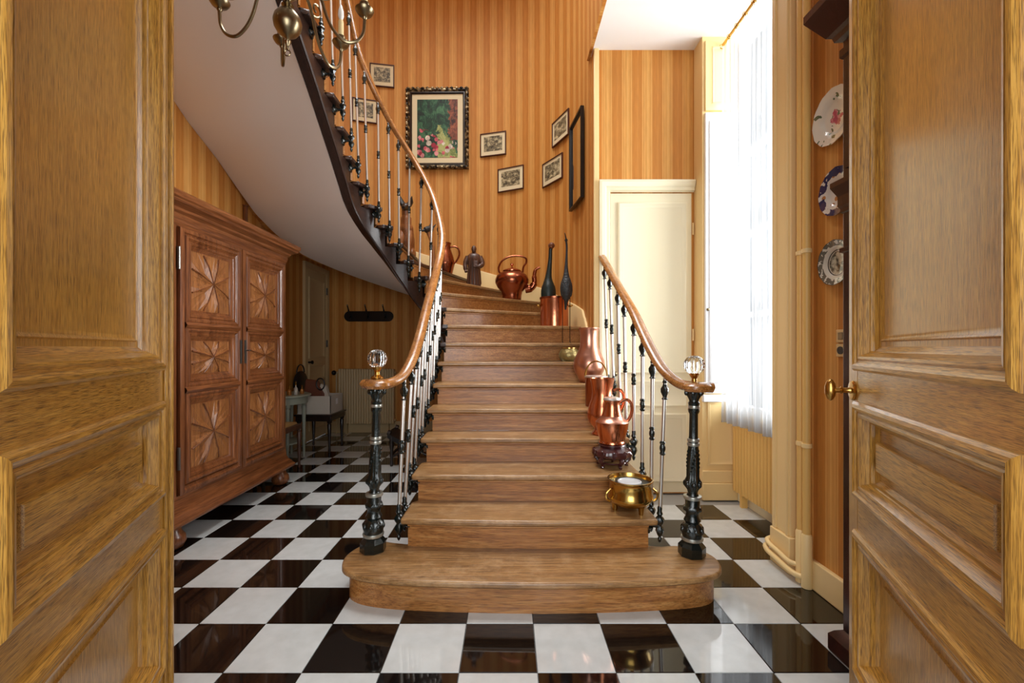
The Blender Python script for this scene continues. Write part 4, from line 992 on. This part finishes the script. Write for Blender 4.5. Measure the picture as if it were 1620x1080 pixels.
# kettle on step 11
x, y, z = .035, 4.95, zst(11)
e = thing('copper_kettle', 'big round copper kettle with curved spout and hoop handle', 'kettle', (x,y,z))
MB().lathe([(0,0),(.10,0),(.105,.008),(.108,.06),(.118,.10),(.16,.15),(.188,.20),(.19,.24),(.17,.285),(.13,.315),(.10,.328),(.098,.336)], (x,y,z), 40).build('body', MT['copper_dark'], e)
MB().lathe([(.105,.33),(.106,.338),(.09,.35),(.05,.365),(.018,.372),(.008,.376),(.008,.392),(.018,.402),(.019,.414),(.01,.424),(0,.426)], (x,y,z), 32).build('lid', MT['copper'], e)
MB().tube(cr([(x-.135,y,z+.31),(x-.15,y,z+.37),(x-.11,y,z+.45),(x-.02,y,z+.50),(x+.09,y,z+.505),(x+.155,y,z+.48),(x+.16,y,z+.43),(x+.13,y,z+.385),(x+.12,y,z+.315)], 6), .011, 8).build('handle', MT['copper_dark'], e)
MB().tube(cr([(x+.15,y-.01,z+.13),(x+.215,y-.02,z+.145),(x+.25,y-.025,z+.20),(x+.25,y-.025,z+.28),(x+.265,y-.025,z+.345),(x+.31,y-.03,z+.375)], 6), [.045]*6+[.038]*6+[.028]*6+[.021]*6+[.016]*7, 12).build('spout', MT['copper_dark'], e)
# saint statue on step 12
x, y, z = -.40, 5.05, zst(12)
e = thing('statuette', 'brown carved statuette of a robed standing figure', 'statuette', (x,y,z))
b = MB().lathe([(0,0),(.085,0),(.088,.012),(.078,.025),(.08,.05),(.074,.15),(.068,.22),(.072,.28),(.082,.33),(.078,.365),(.05,.39),(.026,.40),(.024,.415)], (x,y,z), 36, sy=.72, amp=[0,0,0,0,.09,.08,.07,.05,.03,0,0,0,0], lobes=9)
b.build('robe', MT['carved_brown'], e, smooth=60)
h = MB().ball((x,y-.005,z+.445), .034, 14, 10, sx=.88, sy=1, sz=1.15); h.ball((x,y-.034,z+.428), .022, 10, 8, sx=.8, sy=.7, sz=1.3); h.ball((x,y-.04,z+.447), .007, 6, 5); h.build('head', MT['carved_brown'], e)
MB().tube(cr([(x-.07,y,z+.355),(x-.098,y-.02,z+.27),(x-.09,y-.04,z+.20),(x-.085,y-.05,z+.175)], 5), [.03]*5+[.026]*5+[.018]*6, 10).build('arm', MT['carved_brown'], e)
MB().tube(cr([(x+.07,y,z+.355),(x+.098,y-.02,z+.27),(x+.06,y-.065,z+.235),(x+.02,y-.07,z+.25)], 5), [.03]*5+[.027]*5+[.018]*6, 10).build('arm', MT['carved_brown'], e)
MB().box(x+.0,y-.085,z+.225,x+.05,y-.065,z+.295).build('book', MT['carved_brown'], e, bevel=.004)
for i in range(5):
    q = -.05+i*.025; MB().tube(cr([(x+q*.6,y-.055,z+.33),(x+q,y-.062,z+.2),(x+q*1.3,y-.064,z+.03)], 4), .008, 6).build('fold', MT['carved_brown'], e)
# pitcher on step 13
x, y, z = -.735, 5.1, zst(13)
e = thing('copper_pitcher', 'dark copper pitcher standing between statuette and handrail', 'pitcher', (x,y,z))
MB().lathe([(0,0),(.075,0),(.08,.008),(.105,.11),(.11,.125),(.108,.14),(.095,.20),(.075,.26),(.06,.30),(.058,.33),(.068,.365),(.064,.365),(.05,.31),(.05,.28)], (x,y,z), 32).build('body', MT['copper_dark'], e)
handle([(x+.055,y,z+.315),(x+.11,y,z+.325),(x+.155,y,z+.29),(x+.16,y,z+.22),(x+.13,y,z+.16),(x+.10,y,z+.13)], .011).build('handle', MT['copper_dark'], e)
b = MB(); b.add([(x-.05,y-.04,z+.35),(x-.05,y+.04,z+.35),(x-.085,y,z+.39),(x-.045,y,z+.33)], [(0,1,2),(0,2,3),(1,3,2),(0,3,1)]); b.build('pouring_lip', MT['copper_dark'], e)
# carved animal head on a stem
x, y, z = -.915, 5.12, zst(13)
e = thing('carved_animal', 'dark carved animal head on a slender brown neck beside the handrail', 'figurine', (x,y,z))
MB().tube(cr([(x+.03,y,z+.02),(x+.04,y,z+.18),(x+.02,y,z+.36),(x-.03,y,z+.50)], 5), [.032]*5+[.024]*5+[.017]*6, 10).build('neck', MT['dog_wood'], e)
MB().lathe([(0,0),(.06,0),(.06,.02),(.03,.04)], (x+.03,y,z), 16).build('foot', MT['dog_wood'], e)
MB().tube(cr([(x+.03,y+.02,z+.53),(x-.02,y,z+.535),(x-.06,y-.03,z+.51),(x-.10,y-.05,z+.50)], 5), [.03]*5+[.034]*5+[.014]*6, 10).build('head', MT['bird_grey'], e)
for s_ in (-1,1): MB().tube([(x+.005+s_*.02,y+.02,z+.55),(x+.03+s_*.035,y+.03,z+.60)], [.014,.003], 6).build('ear', MT['bird_grey'], e)
# seated dog on step 14
x, y, z = -1.195, 5.12, zst(14)
e = thing('dog_statue', 'tall seated dog statue with black pointed ears and muzzle', 'statue', (x,y,z))
b = MB(); b.tube(cr([(x-.02,y+.12,z+.03),(x-.01,y+.10,z+.14),(x,y+.05,z+.30),(x,y+.01,z+.42),(x,y,z+.52),(x,y-.01,z+.58)], 5), [.075]*5+[.088]*5+[.080]*5+[.062]*5+[.05]*6, 14)
for s_ in (-1, 1):
    b.tube(cr([(x+s_*.045,y+.0,z+.34),(x+s_*.045,y-.04,z+.2),(x+s_*.042,y-.045,z+.05),(x+s_*.042,y-.06,z+.018),(x+s_*.042,y-.09,z+.014)], 4), [.036]*4+[.026]*4+[.02]*4+[.02]*5, 10)
    b.ball((x+s_*.062,y+.075,z+.09), .062, 12, 8, sx=.6, sy=1.3, sz=1.3); b.ball((x+s_*.064,y+.0,z+.018), .026, 8, 6, sx=.8, sy=1.9, sz=.7)
b.build('body', MT['dog_wood'], e, smooth=70)
h = MB(); h.ball((x,y-.01,z+.615), .058, 14, 10, sx=.9, sy=1.1, sz=.95); h.tube([(x,y-.05,z+.605),(x,y-.10,z+.588),(x,y-.125,z+.582)], [.036,.026,.016], 10); h.build('head', MT['dark_stool_wood'], e)
MB().tube([(x,y-.085,z+.588),(x,y-.13,z+.582)], [.028,.018], 10).build('muzzle', MT['black_lacquer'], e)
for s_ in (-1,1): MB().tube([(x+s_*.032,y,z+.65),(x+s_*.055,y+.005,z+.69),(x+s_*.068,y+.008,z+.76)], [.034,.03,.002], 8).build('ear', MT['black_lacquer'], e)
for s_ in (-1,1): MB().ball((x+s_*.026,y-.062,z+.628), .008, 8, 6).build('eye', MT['black_lacquer'], e)
MB().tube(cr([(x-.03,y+.15,z+.03),(x-.10,y+.12,z+.02),(x-.13,y+.02,z+.02)], 4), .018, 8).build('tail', MT['bird_brown'], e)

# ------------------------------------------------------------------ nook under the stairs
# radiator on the back wall
e = thing('radiator', 'pale ribbed radiator on the wall under the stairs', 'radiator', (-2.05, 6.38, 0))
fin = None
for i in range(22):
    x = -2.44+i*.0365
    if fin is None:
        fb = MB(); hw = .0165; pts = [(-hw,.045),(-hw,-.045),(0,-.052),(hw,-.045),(hw,.045)]
        fb.loops([[(a,b_,.15) for a,b_ in pts], [(a,b_,.91) for a,b_ in pts], [(a*.7,b_*.85,.935) for a,b_ in pts]], True, True, True); fin = fb.build('fin', MT['nook_paint'], e, rel=False)
        fin.location = (x+2.05, 0, 0)
    else: dupe(fin, e, (x+2.05, 0, 0))
for z in (.19, .88): MB().tube([(-2.5,6.39,z),(-1.64,6.39,z)], .018, 8).build('manifold', MT['nook_paint'], e)
MB().tube([(-2.5,6.39,0),(-2.5,6.39,.88)], .012, 8).build('feed_pipe', MT['nook_paint'], e)
MB().ball((-2.53,6.37,.88), .035, 10, 8).build('valve', MT['black_iron'], e)
for x in (-2.35, -1.75): MB().box(x-.015,6.35,0,x+.015,6.42,.17).build('foot', MT['nook_paint'], e)
# coat rack
e = thing('coat_rack', 'black wall coat rack with three hooks under the stairs', 'coat rack', (-2.04, 6.44, 1.62))
pts = arc(-1.76,1.70,.075,-pi/2,pi/2,8)+arc(-2.33,1.70,.075,pi/2,3*pi/2,8)
MB().loops([[(a,6.45,b_) for a,b_ in pts], [(a,6.425,b_) for a,b_ in pts]], True, True, True).build('board', MT['black_lacquer'], e, bevel=.005)
for x in (-2.30,-2.045,-1.79):
    MB().tube(cr([(x,6.425,1.70),(x,6.39,1.70),(x-.01,6.37,1.74),(x-.025,6.38,1.80),(x-.035,6.37,1.85)], 5), [.011]*15+[.008]*6, 8).build('hook', MT['black_iron'], e)
    MB().tube(cr([(x,6.425,1.68),(x,6.38,1.665),(x,6.355,1.69)], 5), .009, 8).build('lower_hook', MT['black_iron'], e)
    MB().ball((x-.036,6.37,1.855), .014, 8, 6).build('hook_tip', MT['old_brass'], e)
# half-round console table
tx, ty = -2.64, 4.86
e = thing('console_table', 'grey-green half-round console table beyond the wardrobe', 'table', (tx+.15, ty, 0))
half = lambda r: [(tx+(a_-tx)*1.2, b_) for a_, b_ in arc(tx, ty, r*.9, -pi/2, pi/2, 20)]
MB().prism(half(.40), .705, .728).build('top', MT['grey_green_paint'], e, bevel=.006)
MB().prism(half(.365), .63, .705).build('apron', MT['grey_green_paint'], e, bevel=.003)
MB().prism(half(.30), .19, .205).build('shelf', MT['grey_green_paint'], e, bevel=.003)
for a in (-75, -38, 38, 75):
    lx, ly = tx+.37*math.cos(math.radians(a)), ty+.305*math.sin(math.radians(a))
    MB().lathe([(.011,0),(.014,.03),(.016,.18),(.02,.19),(.02,.21),(.017,.22),(.022,.55),(.026,.57),(.018,.59),(.028,.605),(.028,.71)], (lx,ly,0), 14).build('leg', MT['grey_green_paint'], e)
bt = [(-2.36,4.74,.11,.022,'perfume_amber',0),(-2.40,4.66,.14,.018,'perfume_clear',0),(-2.33,4.82,.15,.020,'perfume_clear',0),(-2.31,4.92,.10,.020,'perfume_amber',0)]
lbl = ['low amber bottle at the near edge of the console table','slim clear stoppered bottle on the console table, nearest the wardrobe','tallest clear bottle with round stopper on the console table','squat amber bottle at the far side of the console table']
for i, (x, y, h, r, mt_, _) in enumerate(bt):
    q = thing('perfume_bottle', lbl[i], 'bottle', (x,y,.728), group='small bottles on the console table')
    MB().lathe([(0,0),(r,0),(r*1.1,h*.15),(r,h*.45),(r*.35,h*.58),(r*.35,h*.68),(0,h*.68)], (x,y,.728), 14).build('flask', MT[mt_], q)
    MB().lathe([(r*.4,h*.68),(r*.5,h*.72),(r*.25,h*.78),(r*.5,h*.88),(0,h)], (x,y,.728), 12).build('stopper', MT['brass'], q)
# chair between wardrobe and console
e = thing('side_chair', 'wooden side chair with tan seat just past the wardrobe', 'chair', (-2.37, 4.38, 0))
sx0, sx1, sy0, sy1 = -2.58, -2.16, 4.19, 4.60
MB().loops([[(sx0,sy0,z_),(sx1,sy0,z_),(sx1,sy1,z_),(sx0,sy1-.13,z_)] for z_ in (.40,.455)], True, True, True).build('seat_frame', MT['carved_brown'], e, bevel=.01)
MB().loops([[(sx0+.03,sy0+.03,.45),(sx1-.03,sy0+.03,.45),(sx1-.03,sy1-.03,.45),(sx0+.03,sy1-.15,.45)], [(sx0+.04,sy0+.04,.475),(sx1-.04,sy0+.04,.475),(sx1-.04,sy1-.04,.475),(sx0+.04,sy1-.16,.475)], [(sx0+.12,sy0+.12,.488),(sx1-.12,sy0+.12,.488),(sx1-.12,sy1-.12,.488),(sx0+.12,sy1-.2,.488)]], True, True, True).build('seat_pad', MT['cane_tan'], e, smooth=80)
for x, y in ((sx1-.02,sy0+.02),(sx1-.02,sy1-.02)): MB().lathe([(.010,0),(.014,.02),(.012,.05),(.018,.2),(.022,.36),(.016,.37),(.024,.385),(.024,.45)], (x,y,0), 14).build('leg', MT['carved_brown'], e)
for y in (sy0+.02, sy1-.15): MB().tube([(sx0+.01,y,0),(sx0+.02,y,.42),(sx0-.03,y,.93)], [.016,.02,.016], 8).build('leg', MT['carved_brown'], e)
for z in (.88, .70): MB().box(sx0-.035,sy0+.03,z-.03,sx0-.012,sy1-.16,z+.03).build('back_rail', MT['carved_brown'], e, bevel=.005)
# low bench with box and bags
e = thing('wooden_stool', 'dark wooden stool with tapering legs carrying the white box', 'stool', (-2.32, 5.43, 0))
MB().box(-2.52, 5.20, .37, -2.10, 5.65, .43).build('apron', MT['dark_stool_wood'], e, bevel=.006)
MB().box(-2.535, 5.185, .43, -2.085, 5.665, .452).build('seat', MT['dark_stool_wood'], e, bevel=.008)
for x in (-2.49,-2.13):
    for y in (5.23,5.62): MB().lathe([(.011,0),(.016,.02),(.012,.05),(.02,.22),(.024,.33),(.018,.34),(.028,.355),(.028,.40)], (x,y,0), 14).build('leg', MT['dark_stool_wood'], e)
e = thing('storage_box', 'white open cardboard box on the dark stool under the stairs', 'box', (-2.32, 5.43, .452))
MB().box(-2.52,5.24,.452,-2.12,5.62,.458).build('bottom', MT['white_card'], e, smooth=0)
for (a,b_,c_,d_) in ((-2.52,5.24,-2.512,5.62),(-2.128,5.24,-2.12,5.62),(-2.52,5.24,-2.12,5.248),(-2.52,5.612,-2.12,5.62)): MB().box(a,b_,.458,c_,d_,.665).build('side', MT['white_card'], e, smooth=0)
MB().box(-2.1205,5.40,.55,-2.118,5.46,.62).build('handle_label', MT['white_paint'], e, smooth=0)
e = thing('handbag', 'reddish tan bag with ring handle leaning in the white box', 'bag', (-2.38, 5.42, .458))
MB().loops([[(-2.50,5.36,.46),(-2.24,5.36,.46),(-2.24,5.47,.46),(-2.50,5.47,.46)], [(-2.50,5.36,.72),(-2.25,5.36,.68),(-2.25,5.46,.68),(-2.50,5.46,.72)], [(-2.49,5.39,.86),(-2.34,5.39,.84),(-2.34,5.43,.84),(-2.49,5.43,.86)]], True, True, True).build('body', MT['leather_tan'], e, bevel=.015)
MB().tube([(-2.29+.05*math.cos(t), 5.355, .80+.07*math.sin(t)) for t in [2*pi*i/16 for i in range(16)]], .008, 6, ring=True).build('handle', MT['black_leather'], e)
MB().loops([[(-2.34,5.37,.46),(-2.14,5.37,.46),(-2.14,5.45,.46),(-2.34,5.45,.46)], [(-2.30,5.38,.80),(-2.24,5.38,.78),(-2.24,5.43,.78),(-2.30,5.43,.80)]], True, True, True).build('pale_flap', MT['white_card'], e)
e = thing('black_bag', 'black rounded bag hanging on the wall behind the console table', 'bag', (-2.55, 5.52, .6))
MB().ball((-2.60,5.50,.80), .17, 18, 12, sx=.28, sy=1.0, sz=.9).build('body', MT['black_leather'], e)
MB().tube([(-2.60, 5.50+.10*math.cos(t), .93+.10*math.sin(t)) for t in [pi*i/12 for i in range(13)]], .008, 6).build('strap', MT['black_leather'], e)
# low dark stool beside the stairs
e = thing('low_footstool', 'low dark carved footstool behind the left newel post', 'stool', (-1.02, 4.78, 0))
b = MB(); L = []
for i in range(13):
    q = i/12; x = -1.27+.48*q; zc_ = .33-.10*math.sin(pi*q)+.02*q
    L.append([(x,4.60,zc_-.03),(x,4.60,zc_+.02),(x,4.78,zc_+.03),(x,4.96,zc_+.02),(x,4.96,zc_-.03)])
b.loops(L, True, True, True); b.build('curved_seat', MT['black_leather'], e, smooth=40)
for y in (4.62, 4.94):
    for x in (-1.23,-.83): MB().lathe([(.014,0),(.02,.03),(.014,.07),(.02,.12),(.016,.17),(.022,.2),(.022,.31)], (x,y,0), 12).build('leg', MT['dark_stool_wood'], e)
    MB().tube(cr([(-1.23,y,.10),(-1.1,y,.16),(-1.03,y,.18),(-.96,y,.16),(-.83,y,.10)], 5), .014, 8).build('carved_stretcher', MT['dark_stool_wood'], e)
    MB().tube([(-1.27,y,.355),(-1.24,y,.345)], .028, 8).build('arm_scroll', MT['dark_stool_wood'], e)
for x in (-1.23,-.83): MB().tube([(x,4.62,.12),(x,4.94,.12)], .012, 8).build('cross_bar', MT['dark_stool_wood'], e)
